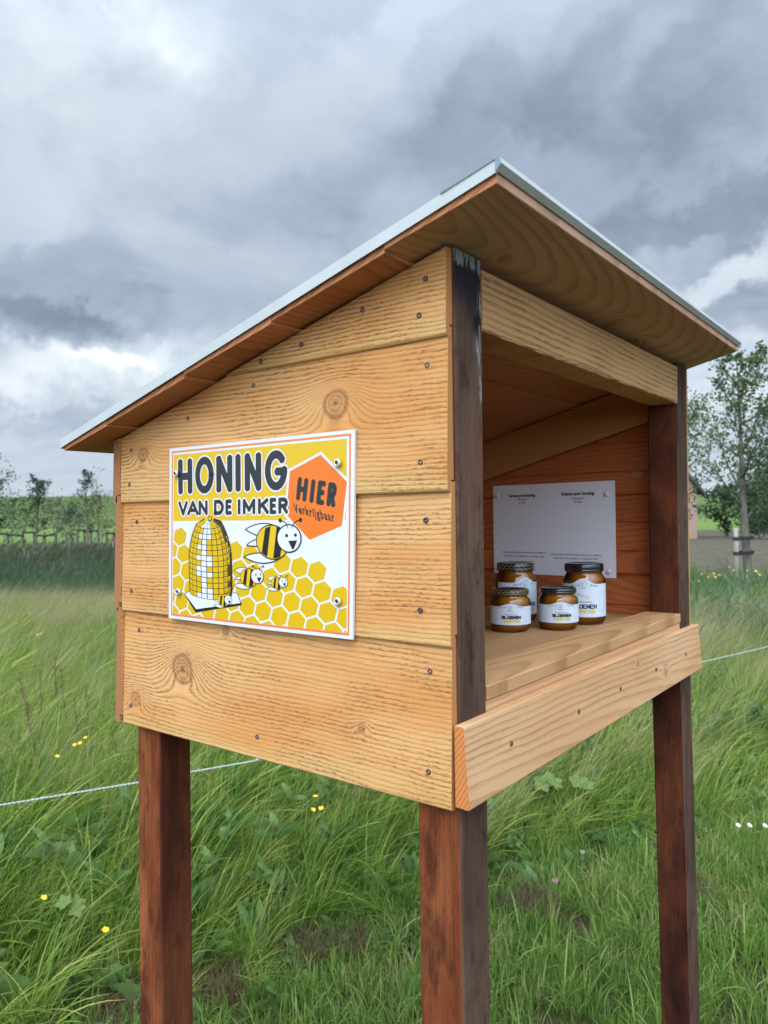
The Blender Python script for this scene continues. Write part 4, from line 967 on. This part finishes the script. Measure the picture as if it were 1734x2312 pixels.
# thatch on the bare spots and along the cut edge
TG = [tuft('t', [(0, blades(60, .07, .04, .13, .0012, .0026, .1, 1.6, 1.2, 3))], (M_thatch,)) for _ in range(3)]
pts = []
for c, r in BARE:
    for _ in range(int(800 * r * r * 3.14 + 6)): a, q = random.uniform(0, 6.28), r * math.sqrt(random.random()); pts.append((c.x + q * math.cos(a), c.y + q * math.sin(a), 0))
Pe, de, xe = sample(1500, 1.8, 5.0); ok = np.abs(de - BND(xe) - .05) < .16; pts = cat(np.array(pts), Pe[ok][::5]); n = len(pts)
scatter('dead_thatch', pts, rng.uniform(0, 6.28, n), rng.uniform(.6, 1.2, n), rng.integers(0, 3, n), TG, 'brown dead thatch where the long grass was cut')
# broad-leaved weeds among the grass
def rosette(n, lmin, lmax, w): return blades(n, .03, lmin, lmax, w * .5, w, .25, 1.1, 1.3, 5, broad=True, up=.62)
WG = [tuft('w', [(0, rosette(8, .06, .15, .042))], (M_broad,)) for _ in range(3)] + [tuft('w', [(0, rosette(11, .03, .07, .028))], (M_broad,)) for _ in range(2)]
Pa, da, xa_ = sample(1500, 1.8, 5.5); ok = (da > BND(xa_) - .25) & (da < BND(xa_) + rng.exponential(.55, len(da)) + .10); Pa, da, xa_ = Pa[ok], da[ok], xa_[ok]; Pa[:, 2] = np.clip((da - BND(xa_)) * .50, 0, .27); n = len(Pa)
scatter('broadleaf_weeds', Pa, rng.uniform(0, 6.28, n), rng.uniform(.6, 1.25, n), rng.integers(0, 5, n), WG, 'broad-leaved weeds at the edge of the long grass')
# pale seeding grass: a belt on the left and loose patches on the right
def panicle(n, h0, h1):
    V, Q, T = blades(n, .09, h0, h1, .0016, .0026, .72, .22, .8, 5, tone=(.2, 1)); return V, Q, T
DG = [tuft('d', [(0, panicle(46, .45, .80)), (1, blades(26, .09, .3, .55, .002, .004, .7, .3, .9, 4))], (M_dry, M_grass)) for _ in range(4)]
Pa, da, xa_ = sample(1900, 9.0, 11.9, -700, 1350); Pb, db, xb_ = sample(520, 5.2, 9.4, 1480, 2250); Pc, dc, xc_ = sample(330, 3.2, 9.8, -300, 1600); PP = cat(Pa, Pb, Pc); n = len(PP)
scatter('dry_grass', PP, rng.normal(0, .4, n), rng.uniform(.68, .98, n), rng.integers(0, 4, n), DG, 'pale dry seeding grass bent to the right')
# reeds
def plumes(n, h0, h1):
    st = blades(n, .16, h0, h1, .004, .007, .16, .10, .6, 5); V, Q, T = [], [], []
    for k in range(n):
        top = np.array(st[0][(k + 1) * 12 - 1]); 
        for _ in range(2):
            a = top + rng.normal(0, .018, 3); b = a + np.array([LEAN.x * .05, LEAN.y * .05, 0]) + np.array([0, 0, rng.uniform(.03, .13)]); s = np.array([.011, .007, 0]); k0 = len(V)
            V += [a - s, a + s, b + s * .4, b - s * .4]; Q.append((k0, k0 + 1, k0 + 2, k0 + 3)); T += [rng.uniform()] * 4
    return st, (V, Q, T)
RG = []
for _ in range(5):
    st, pl = plumes(5, .75, 1.08); RG.append(tuft('r', [(0, st), (0, blades(30, .20, .45, 1.0, .010, .020, .30, .30, 1.0, 5)), (1, pl)], (M_reed, M_plume)))
Pa, da, xa_ = sample(3200, 11.9, 20.5, -800, 1350); n = len(Pa)
scatter('reed_bed', Pa, rng.normal(0, .5, n), rng.uniform(.78, 1.0, n) * np.interp(da, [11.9, 14.5], [.72, 1.0]), rng.integers(0, 5, n), RG, 'dark green reed bed with brownish plumes below the dike')
# blue-green leafy plants on the right
IG = [tuft('i', [(0, blades(20, .14, .30, .62, .014, .030, .25, .45, 1.0, 5)), (0, blades(10, .12, .12, .3, .02, .045, .1, .9, 1.0, 4, broad=True))], (M_iris,)) for _ in range(4)]
Pa, da, xa_ = sample(430, 7.0, 12.2, 1440, 2300); n = len(Pa)
scatter('leafy_plants', Pa, rng.uniform(0, 6.28, n), rng.uniform(.8, 1.25, n), rng.integers(0, 4, n), IG, 'blue-green strap-leaved plants in the blurred distance')

TW = [tuft('x', [(0, blades(26, .16, .45, .95, .008, .016, .35, .45, 1.0, 5)), (0, blades(14, .14, .2, .5, .02, .04, .2, .8, 1.0, 4, broad=True))], (M_broad,)) for _ in range(3)]
Pa, da, xa_ = sample(190, 9.6, 13.5, 1450, 2250); n = len(Pa)
scatter('tall_weeds', Pa, rng.uniform(0, 6.28, n), rng.uniform(.55, .95, n), rng.integers(0, 3, n), TW, 'tall green weeds below the trees at right')

# ------------------------------------------------------------------ single plants
M_stem = pmat('flower_stem', (.07, .13, .03), .7); M_petal = pmat('buttercup_petal', (.78, .56, .01), .3); M_dock = pmat('dock_seed', (.075, .030, .018), .85); M_clover = pmat('clover_pink', (.55, .22, .34), .7); M_daisy = pmat('white_petal', (.75, .75, .72), .7); M_pale = pmat('pale_seed', (.42, .42, .25), .8)
def hcol(px, y, h):        # where a point of height h stands if it is seen at (px, y)
    p = on_z(px, y, h); return p
BC = [(193, 1667, 'rightmost of the four buttercups left of the rope'), (168, 1683, 'lower left of the close buttercup trio above the rope'), (181, 1679, 'middle of the close buttercup trio above the rope'), (129, 1709, 'single small buttercup below and left of the trio'),
      (97, 2029, 'lone yellow buttercup low in the left-hand grass'), (237, 2102, 'lone yellow buttercup just left of the left front leg'), (712, 1800, 'topmost of three buttercups below the side planks'), (706, 1830, 'larger lower buttercup of three below the side planks'), (725, 1827, 'right-hand lower buttercup of three below the side planks'),
      (84, 1434, 'left one of two tiny buttercups far out at left'), (92, 1432, 'right one of two tiny buttercups far out at left'), (66, 1385, 'farthest tiny buttercup at the left edge of the meadow')]
BC[0] = (193, 1667, 'upper right of the close buttercup trio above the rope')
BC[5] = (237, 2102, 'lone yellow buttercup just left of the back left post')
for px, y, lab in BC:
    h = .44 if y < 1900 else .36
    p = hcol(px, y, h); dep = (p - CAM).dot(FW); t = thing('buttercup', lab, 'flower', (p.x - R2.x * .05, p.y - R2.y * .05, 0), 'buttercups in the long grass')
    bm = bmesh.new(); tube(bm, [(p.x - R2.x * .05, p.y - R2.y * .05, 0), (p.x - R2.x * .02, p.y - R2.y * .02, h * .6), (p.x, p.y, h)], .0011, 5); part('stem', mesh('flower_stem', bm), t, M_stem)
    bm = bmesh.new(); s = .0092 * (1.25 if dep > 4 else 1); tl = Vector((random.uniform(-.5, .3), random.uniform(-.6, .1), 1)).normalized(); Mx = Matrix.Translation(p) @ tl.to_track_quat('Z', 'Y').to_matrix().to_4x4()
    for k in range(5):
        a = k * 1.2566; r0 = [(0, 0, 0), (.55, -.5, .22), (1.0, -.42, .62), (1.1, 0, .68), (1.0, .42, .62), (.55, .5, .22)]
        bm.faces.new([bm.verts.new(Mx @ Vector(((x * math.cos(a) - yy * math.sin(a)) * s, (x * math.sin(a) + yy * math.cos(a)) * s, z * s))) for x, yy, z in r0])
    lathe(bm, [(0, .0032), (.0022, .0028), (.0028, .001)], 8, None, p); part('blossom', mesh('buttercup', bm), t, M_petal)
for px, y, lab in ((1254, 1988, 'pink clover head low in the grass between the front posts'), (1315, 1924, 'pale fading clover head above the pink one between the posts')):
    p = hcol(px, y, .16); t = thing('clover', lab, 'flower', (p.x, p.y, 0), 'clover heads in the grass')
    bm = bmesh.new(); tube(bm, [(p.x, p.y, 0), (p.x, p.y, .155)], .001, 5); part('stem', mesh('clover_stem', bm), t, M_stem)
    bm = bmesh.new()
    for k in range(60):
        d_ = Vector((random.gauss(0, 1), random.gauss(0, 1), random.gauss(.3, 1))).normalized(); e = d_.orthogonal().normalized() * .0016; q = p + d_ * .004; w = p + d_ * random.uniform(.0085, .0125)
        bm.faces.new([bm.verts.new(v) for v in (q - e, q + e, w)])
    part('blossom', mesh('clover_head', bm), t, M_clover if px < 1300 else pmat('clover_fading', (.55, .40, .34), .8))
for px, y, lab in ((1666, 1864, 'leftmost of the small white flowers at the right edge'), (1692, 1864, 'middle white flower in the row at the right edge'), (1727, 1865, 'white flower touching the right edge of the view')):
    p = hcol(px, y, .10); t = thing('white_flower', lab, 'flower', (p.x, p.y, 0), 'white flowers at the right edge')
    bm = bmesh.new(); tube(bm, [(p.x, p.y, 0), (p.x, p.y, .098)], .001, 5); part('stem', mesh('daisy_stem', bm), t, M_stem)
    bm = bmesh.new(); Mx = Matrix.Translation(p) @ Vector((-.3, -.5, 1)).normalized().to_track_quat('Z', 'Y').to_matrix().to_4x4()
    for k in range(11):
        a = k * .571; bm.faces.new([bm.verts.new(Mx @ Vector((r_ * math.cos(a + b_), r_ * math.sin(a + b_), z_))) for r_, b_, z_ in ((.002, -.3, 0), (.010, -.22, .003), (.011, 0, .004), (.010, .22, .003), (.002, .3, 0))])
    part('blossom', mesh('daisy', bm), t, M_daisy)
DK = [(45, 1533, 4.3, 'leftmost dark seed stalk, its tip bent left'), (60, 1582, 4.1, 'shorter dark seed stalk beside the bent leftmost one'), (91, 1512, 4.5, 'thin dark seed stalk left of the tallest one'), (122, 1478, 4.6, 'tallest dark seed stalk left of the stall'), (137, 1508, 4.5, 'dark seed stalk just right of the tallest one'), (192, 1548, 4.5, 'small dark seed stalk midway to the stall'), (168, 1575, 4.3, 'lowest dark seed stalk right of the tallest pair'), (250, 1640, 3.9, 'dark seed stalk beside the back edge of the side wall')]
for px, y, dep, lab in DK:
    tip = at_depth(px, y, dep); b0 = place(px + random.uniform(5, 25), dep); t = thing('seed_stalk', lab, 'seed stalk', b0, 'dark dock seed stalks in the meadow')
    mid_ = b0.lerp(tip, .6) + Vector((random.uniform(-.02, .02), random.uniform(-.02, .02), 0))
    bm = bmesh.new(); tube(bm, [b0, mid_, tip], [.003, .0024, .0012], 6); part('stem', mesh('stalk', bm), t, M_dock)
    bm = bmesh.new()
    for k in range(90):
        u = random.uniform(.0, 1) ** .8; q = mid_.lerp(tip, u) + Vector((random.gauss(0, .006), random.gauss(0, .006), random.gauss(0, .006))); e = Vector((random.gauss(0, 1), random.gauss(0, 1), random.gauss(0, 1))).normalized() * .0045; f_ = e.orthogonal().normalized() * .004
        if int(u * 9) % 3 == 1: continue
        bm.faces.new([bm.verts.new(v) for v in (q - e, q + f_, q + e, q - f_)])
    part('seed_cluster', mesh('dock_seeds', bm), t, M_dock)['kind'] = 'stuff'
# lobed-leaf plant seen under the front board
def lobed_plant(px, y, h, s, lab):
    p = hcol(px, y, h); t = thing('lobed_leaf_plant', lab, 'plant', (p.x, p.y, 0), 'pale lobed-leaf plants'); 
    for k in range(3):
        a = k * 2.1 + random.random(); c = p + Vector((math.cos(a), math.sin(a), 0)) * s * .7 + Vector((0, 0, random.uniform(-.02, .03)))
        bm = bmesh.new(); tube(bm, [(p.x, p.y, 0), (p.x + (c.x - p.x) * .4, p.y + (c.y - p.y) * .4, h * .7), c], .0016, 5); part('stem', mesh('leaf_stalk', bm), t, M_stem)
        bm = bmesh.new(); Mx = Matrix.Translation(c) @ (Vector((-.35, -.45, .8)) + Vector((random.uniform(-.3, .3), random.uniform(-.3, .3), 0))).normalized().to_track_quat('Z', 'Y').to_matrix().to_4x4()
        ctr = bm.verts.new(Mx @ Vector((0, 0, -.15 * s))); ring = []
        for j in range(30):
            b_ = j / 30 * 2 * math.pi; r_ = s * (.80 + .17 * math.cos(b_ * 5) + .06 * math.cos(b_ * 15)); ring.append(bm.verts.new(Mx @ Vector((r_ * math.cos(b_), r_ * math.sin(b_), .10 * s * math.cos(b_ * 5 + 1)))))
        for j in range(30): bm.faces.new((ctr, ring[j], ring[(j + 1) % 30]))
        part('leaf', mesh('lobed_leaf', bm), t, pmat('lobed_leaf_green', (.115, .165, .05), .85, 0, .08))
lobed_plant(1238, 1770, .24, .050, 'pale lobed leaves under the middle of the front board')
lobed_plant(1312, 1762, .24, .044, 'pale lobed leaves right of another such plant under the front board')
lobed_plant(160, 2040, .27, .030, 'grey-green lobed leaves beside the lone low buttercup')
# rope of the field fence
RP = [(-2600, 2247, .52), (-1100, 2000, .52), (-260, 1861, .52), (0, 1818, .52), (310, 1767, .515), (430, 1743, .515), (587, 1716, .52), (1000, 1624, .50), (1585, 1495, .50), (1734, 1460, .50), (2100, 1372, .50), (2330, 1318, .50)]
pts = [on_z(x, y, h) for x, y, h in RP]; dense = []
for a, b in zip(pts[:-1], pts[1:]):
    for k in range(24): dense.append(a.lerp(b, k / 24))
dense.append(pts[-1])
M_rope = noisy('white_rope', (.50, .52, .54), (.36, .38, .40), 300, .8)
rope = thing('fence_rope', 'thin white fence rope stretched through the long grass behind the stall', 'rope', (pts[0].x, pts[0].y, 0))
for s_ in (0, 1):
    bm = bmesh.new(); q = []
    for i in range(len(dense) - 1):
        for j in range(3):
            p = dense[i].lerp(dense[i + 1], j / 3); a = (i * 3 + j) * 1.35 + s_ * math.pi; q.append(p + R2.cross(Vector((0, 0, 1))) * (.0017 * math.cos(a)) + Vector((0, 0, .0017 * math.sin(a))))
    tube(bm, q, .0019, 5); part('strand', mesh('strand', bm), rope, M_rope)
bm = bmesh.new(); tube(bm, [pts[6] + Vector((-.02, .01, 0)), pts[6] + Vector((-.006, .0, .008)), pts[6] + Vector((.006, 0, .004)), pts[6] + Vector((.012, 0, -.012))], [.003, .006, .006, .003], 8); part('knot', mesh('knot', bm), rope, M_rope)

# ------------------------------------------------------------------ trees and shrubs
M_bark = noisy('pale_bark', (.17, .145, .115), (.10, .085, .068), 18, .9, .5, 40, (1, 1, .3))
def crown_mat(name, stops): return leaf_mat(name, stops, trans=.32, nscale=.9, tone_w=.8)
M_cr = [crown_mat('tree_leaf_fresh', [(0, (.030, .070, .018)), (.5, (.060, .115, .030)), (1, (.11, .17, .05))]), crown_mat('tree_leaf_dark', [(0, (.014, .038, .014)), (.5, (.030, .066, .024)), (1, (.055, .10, .036))]), crown_mat('shrub_leaf_grey', [(0, (.06, .085, .045)), (.5, (.09, .12, .062)), (1, (.12, .15, .085))]), crown_mat('shrub_leaf_olive', [(0, (.07, .085, .028)), (.5, (.11, .115, .04)), (1, (.16, .15, .06))])]
def tree(name, label, cat_, base, height, tr, clear, width, nlimb, nleaf, lsz, mat, seed, group, bend=(0, 0), up=.9, shape=1.0, per=.20):
    r = random.Random(seed); q = np.random.default_rng(seed); base = Vector(base); t = thing(name, label, cat_, base, group)
    bm = bmesh.new(); axis = lambda u: base + Vector((bend[0] * u * u + .05 * math.sin(u * 5 + seed), bend[1] * u * u + .04 * math.sin(u * 4), height * u))
    tube(bm, [axis(u) for u in np.linspace(0, .98, 11)], [max(.006, tr * (1 - .93 * u)) for u in np.linspace(0, .98, 11)], 9)
    spots = []
    for k in range(nlimb):
        u = clear + (1 - clear) * (k + r.random()) / nlimb * .96; p = axis(u); a = k * 2.399 + r.uniform(-.5, .5); env = math.sin(math.pi * min(1, max(.0, ((u - clear) / (1 - clear)) ** .75 * .86 + .14))) ** .8 * shape + .12
        L_ = width * env * r.uniform(.65, 1.15); d = Vector((math.cos(a), math.sin(a), up * r.uniform(.5, 1.3))).normalized(); path = [p]
        for s in range(4): d = (d + Vector((r.uniform(-.25, .25), r.uniform(-.25, .25), r.uniform(-.05, .25)))).normalized(); path.append(path[-1] + d * L_ / 4)
        tube(bm, path, [tr * .30 * (1 - .85 * s / 4) * (1 - .5 * u) + .003 for s in range(5)], 5)
        for s in range(1, 5):
            spots.append((path[s], L_ * per))
            for _ in range(2):
                e = Vector((r.uniform(-1, 1), r.uniform(-1, 1), r.uniform(-.2, .9))).normalized() * L_ * r.uniform(.22, .48); tube(bm, [path[s], path[s] + e * .5, path[s] + e], [.006, .004, .002], 4); spots.append((path[s] + e, L_ * per * .8)); spots.append((path[s] + e * .5, L_ * per * .55))
    spots.append((axis(.97), width * .12)); spots.append((axis(.90), width * .14))
    part('trunk', mesh('trunk', bm), t, M_bark)
    idx = q.integers(0, len(spots), nleaf); C = np.array([tuple(s[0]) for s in spots])[idx]; S = np.array([s[1] for s in spots])[idx]
    C = C + q.normal(0, 1, (nleaf, 3)) * S[:, None] * .50; sz = lsz * q.uniform(.6, 1.3, nleaf)
    a = q.normal(0, 1, (nleaf, 3)); a /= np.linalg.norm(a, axis=1)[:, None]; b = np.cross(a, q.normal(0, 1, (nleaf, 3))); b /= np.linalg.norm(b, axis=1)[:, None]
    a, b = a * sz[:, None] * .62, b * sz[:, None] * .36
    V = np.stack([C - a, C - b + a * .1, C + a, C + b + a * .1], 1).reshape(-1, 3); Q = np.arange(nleaf * 4).reshape(-1, 4)
    me = fastmesh('crown', V, Q, np.zeros(nleaf)); me.attributes.new('tone', 'FLOAT', 'POINT').data.foreach_set('value', np.repeat(np.clip(q.normal(.5, .25, nleaf), 0, 1), 4).astype(np.float32))
    part('crown', me, t, mat); return t
b = place(1690, 13); tree('young_tree', 'loose young tree tied to a stake right of the stall', 'tree', b, 4.25, .085, .30, 1.25, 17, 4300, .058, M_cr[0], 3, 'trees right of the stall', bend=tuple((-R2 * .22)[:2]), up=.9)
b = place(1806, 15.5); tree('dense_tree', 'dark dense tree cut off by the right edge of the view', 'tree', b, 3.5, .10, .16, 1.15, 16, 6500, .07, M_cr[1], 9, 'trees right of the stall', shape=1.1, per=.26)
b = place(1548, 17); tree('young_tree', 'leafy tree peeping out beside the right-hand post', 'tree', b, 4.0, .08, .28, 1.35, 12, 2800, .06, M_cr[0], 21, 'trees right of the stall', up=.55)
for px, dep, ytop, w, sd_, mt, lab, nl in ((-22, 31, 1045, 1.5, 31, 1, 'thin dark tree at the left edge above the dike line', 1100), (84, 33, 1080, 1.05, 42, 1, 'small two-topped tree, second from the left edge', 800), (196, 35, 1064, 1.15, 57, 1, 'airy sparse tree nearest the roof corner at left', 520)):
    b = place(px, dep); h = 1.515 + (1174 - ytop) / FPX * dep; tree('thin_tree', lab, 'tree', b, h, .06, .22, w, 10, int(nl * 1.7), .085, M_cr[mt], sd_, 'thin trees before the dike', up=1.6, per=.24)
for px, dep, ytop, w, sd_, mt, lab in ((28, 46, 1128, 1.8, 61, 1, 'dark low shrub behind the fence at far left'), (128, 48, 1134, 1.8, 62, 2, 'grey-green shrub behind the gap in the fence'), (222, 47, 1126, 1.7, 63, 3, 'olive-brown shrub behind the fence near the stall'), (160, 43, 1150, 1.3, 64, 2, 'smaller grey shrub in front of the row of shrubs')):
    b = place(px, dep); h = 1.515 + (1172 - ytop) / FPX * dep; tree('shrub', lab, 'shrub', b, h, .05, .04, w, 14, 700, .13, M_cr[mt], sd_, 'shrubs before the dike', up=.8, per=.30)
b = place(1640, 44); tree('shrub', 'round dark bush beyond the bare ground at right', 'shrub', b, 2.9, .05, .05, 1.5, 12, 1700, .17, M_cr[1], 71, None, up=.8, per=.3)
b = place(1715, 40); tree('shrub', 'dark bush at the foot of the far right trees', 'shrub', b, 2.6, .05, .05, 1.6, 14, 2600, .15, M_cr[1], 73, None, up=.8, per=.3)
# stake with straps
M_stake = noisy('weathered_stake', (.40, .37, .33), (.28, .26, .23), 12, .9, .3, 60, (1, 1, .2)); M_strap = pmat('black_strap', (.015, .015, .016), .6)
b = place(1661, 12.7); st = thing('tree_stake', 'pale wooden stake strapped to the young tree at right', 'tree stake', b)
bm = bmesh.new(); tube(bm, [b, b + Vector((0, 0, 1.20)), b + Vector((0, 0, 1.225))], [.040, .038, .028], 12); part('post', mesh('stake', bm), st, M_stake)
tb = place(1690, 13)
for z_ in (1.05, .80):
    bm = bmesh.new(); cA, cB = b + Vector((0, 0, z_)), Vector((tb.x, tb.y, z_)) + (-R2 * .02); u = (cB - cA); u.z = 0; u.normalize(); v = Vector((-u.y, u.x, 0)); loop = []
    for k in range(9): a = math.pi / 2 + math.pi * k / 8; loop.append(cA + (u * math.cos(a) + v * math.sin(a)) * .048)
    for k in range(9): a = -math.pi / 2 + math.pi * k / 8; loop.append(cB + (u * math.cos(a) + v * math.sin(a)) * .098)
    n_ = len(loop); lo = [bm.verts.new(p - Vector((0, 0, .03))) for p in loop]; hi = [bm.verts.new(p + Vector((0, 0, .03))) for p in loop]
    for k in range(n_): bm.faces.new((lo[k], lo[(k + 1) % n_], hi[(k + 1) % n_], hi[k]))
    part('strap', mesh('strap', bm), st, M_strap)
# yellow flowering plants near the stake
M_yf = pmat('yellow_blossom', (.50, .36, .10), .8)
for px, dep, lab in ((1592, 11.6, 'yellow flowering plant left of the tree stake'), (1645, 12.0, 'yellow flowering plant at the foot of the tree stake'), (1712, 11.4, 'yellow flowering plant right of the young tree trunk')):
    b = place(px, dep); t = thing('flowering_plant', lab, 'plant', b, 'yellow flowering plants by the young tree')
    V, Q, T = blades(60, .20, .25, .52, .02, .04, .05, .4, .8, 4, broad=True); me = fastmesh('bush_leaves', np.array(V) + np.array(b), Q, np.zeros(len(Q))); me.attributes.new('tone', 'FLOAT', 'POINT').data.foreach_set('value', np.array(T, np.float32)); part('foliage', me, t, M_broad)
    bm = bmesh.new()
    for k in range(13):
        c = b + Vector((random.gauss(0, .14), random.gauss(0, .14), random.uniform(.42, .62))); e = Vector((random.gauss(0, 1), random.gauss(0, 1), random.gauss(0, 1))).normalized() * .022; f_ = e.orthogonal().normalized() * .022
        bm.faces.new([bm.verts.new(v) for v in (c - e, c - f_, c + e, c + f_)])
    part('blossoms', mesh('yellow_blossoms', bm), t, M_yf)['kind'] = 'stuff'
# ------------------------------------------------------------------ fence, houses
M_fpost = noisy('grey_fence_post', (.16, .15, .125), (.11, .10, .085), 9, .9)
M_rail = pmat('black_rail', (.014, .015, .016), .7)
fn = thing('rail_fence', 'low fence of pale posts and uneven black rails before the dike', 'fence', place(140, 38))
zt_ = lambda y: 1.515 - (y - 1174) / FPX * 38
for px, y in ((17, 1201), (51, 1196), (77, 1200), (100, 1202), (125, 1206), (150, 1203), (174, 1196), (190, 1196), (205, 1196), (221, 1196), (240, 1200), (258, 1203), (280, 1203)):
    b = place(px, 38.05); part('post', mesh('fence_post', bar('Z', 0, zt_(y) + .03, b.x - .05, b.x + .05, b.y - .05, b.y + .05, .008)), fn, M_fpost)
for (xa1, ya1), (xb1, yb1) in (((17, 1205), (51, 1209)), ((51, 1201), (78, 1201)), ((76, 1206), (100, 1210)), ((100, 1210), (124, 1205)), ((174, 1197), (200, 1200)), ((198, 1200), (221, 1199)), ((240, 1205), (282, 1206)), ((-60, 1203), (17, 1204))):
    a_, b_ = place(xa1, 37.95, zt_(ya1)), place(xb1, 37.95, zt_(yb1)); bm = bmesh.new(); tube(bm, [a_, b_], .055, 6); part('rail', mesh('rail', bm), fn, M_rail)
# brick stack by the fence
bs = thing('brick_stack', 'low stack of red-brown bricks beside the fence near the stall', 'brick stack', place(264, 40)); M_brk = noisy('red_brick', (.30, .115, .075), (.22, .085, .06), 9, .9)
BR = None
for k in range(4):
    for j in range(9 - k):
        b = place(252 + (j + k * .5) * 4.4, 40 - .02 * j); z_ = .34 + k * .13
        if BR is None: BR = mesh('brick', bar('X', -.055, .055, -.11, .11, 0, .125, .008))
        sub('brick', BR, bs, (b.x, b.y, z_), (0, 0, math.atan2(R2.y, R2.x)), mats=(M_brk, M_brk))
part('pallet', mesh('pallet', bar('Z', 0, .338, place(272, 40).x - .35, place(272, 40).x + .35, place(272, 40).y - .35, place(272, 40).y + .35)), bs, M_stake)
def house(name, label, px, dep, width, depth_, eave, ridge, wallm, roofm, side):
    """gable facing the camera; px is the picture column of the visible corner, the house runs to 'side' of it"""
    b = place(px, dep); t = thing(name, label, name.replace('_', ' '), b); U = R2 * side; Vv = F2
    P = lambda u, v, z: b + U * u + Vv * v + Vector((0, 0, z))
    W_ = width; pts = [P(0, 0, 0), P(W_, 0, 0), P(W_, 0, eave), P(W_ / 2, 0, ridge), P(0, 0, eave)]; bk = [P(0, depth_, 0), P(W_, depth_, 0), P(W_, depth_, eave), P(W_ / 2, depth_, ridge), P(0, depth_, eave)]
    bm = bmesh.new(); A = [bm.verts.new(p) for p in pts]; B = [bm.verts.new(p) for p in bk]; bm.faces.new(A); bm.faces.new(B[::-1])
    for i in range(5): bm.faces.new((A[i], A[(i + 1) % 5], B[(i + 1) % 5], B[i]))
    part('wall', mesh('house_wall', bm), t, wallm)
    sl = (ridge - eave) / (W_ / 2)
    for s in (0, 1):
        bm = bmesh.new(); e0, e1 = ((-.35, W_ / 2) if s == 0 else (W_ + .35, W_ / 2)); q = []
        for v in (-.3, depth_ + .3):
            for dz in (.03, .22): q += [bm.verts.new(P(e0, v, eave - .35 * sl + dz)), bm.verts.new(P(e1, v, ridge + dz))]
        for f in ((0, 1, 3, 2), (4, 6, 7, 5), (0, 2, 6, 4), (1, 5, 7, 3), (0, 4, 5, 1), (2, 3, 7, 6)): bm.faces.new([q[i] for i in f])
        part('roof', mesh('house_roof', bm), t, roofm)
    return t, P
def brick_mat():
    m_ = pmat('pink_brick', (.33, .20, .16), .9); g = NT(m_.node_tree); b_ = g.N['Principled BSDF']; bt = g.N.new('ShaderNodeTexBrick'); o = g.sep(g.coord('Object')); 
    g.link(g.comb(g.add(g.mul(o[0], R2.x), g.mul(o[1], R2.y)), o[2], 0), bt.inputs['Vector']); bt.inputs['Color1'].default_value = (.36, .20, .16, 1); bt.inputs['Color2'].default_value = (.27, .15, .12, 1); bt.inputs['Mortar'].default_value = (.40, .36, .32, 1); bt.inputs['Scale'].default_value = 4.0
    g.link(bt.outputs[0], b_.inputs['Base Color']); return m_
hs, hp = house('brick_house', 'pink brick house whose corner shows beside the right-hand post', 1573, 42, 9, 9, 2.85, 8.2, brick_mat(), noisy('dark_roof_tiles', (.085, .08, .08), (.06, .055, .055), 3, .8), -1)
for u, z_ in ((1.4, .9), (4.2, .9), (4.2, 3.4)):
    fr = part('window', mesh('window_frame', (lambda: (lambda bm_: ([bm_.faces.new([bm_.verts.new(hp(u + x, y_, z_ + z)) for x, z in q]) for q in (((0, 0), (1.0, 0), (1.0, 1.4), (0, 1.4)),) for y_ in (-.03,)], bm_)[1])(bmesh.new()))()), hs, pmat('window_white', (.7, .7, .68), .5))
    part_ = sub('pane', mesh('pane', (lambda: (lambda bm_: ([bm_.faces.new([bm_.verts.new(hp(u + x, -.06, z_ + z)) for x, z in ((.08, .08), (.92, .08), (.92, 1.32), (.08, 1.32))])], bm_)[1])(bmesh.new()))()), fr, (0, 0, 0), mats=(pmat('window_pane', (.03, .04, .05), .05),))
house('barn', 'dark roofed barn half hidden by the dense tree at right', 1712, 50, 12, 2.5, 2.4, 8.4, noisy('dark_barn_boards', (.06, .055, .05), (.04, .038, .036), 4, .9), noisy('slate_roof', (.10, .105, .115), (.075, .08, .09), 4, .7), 1)
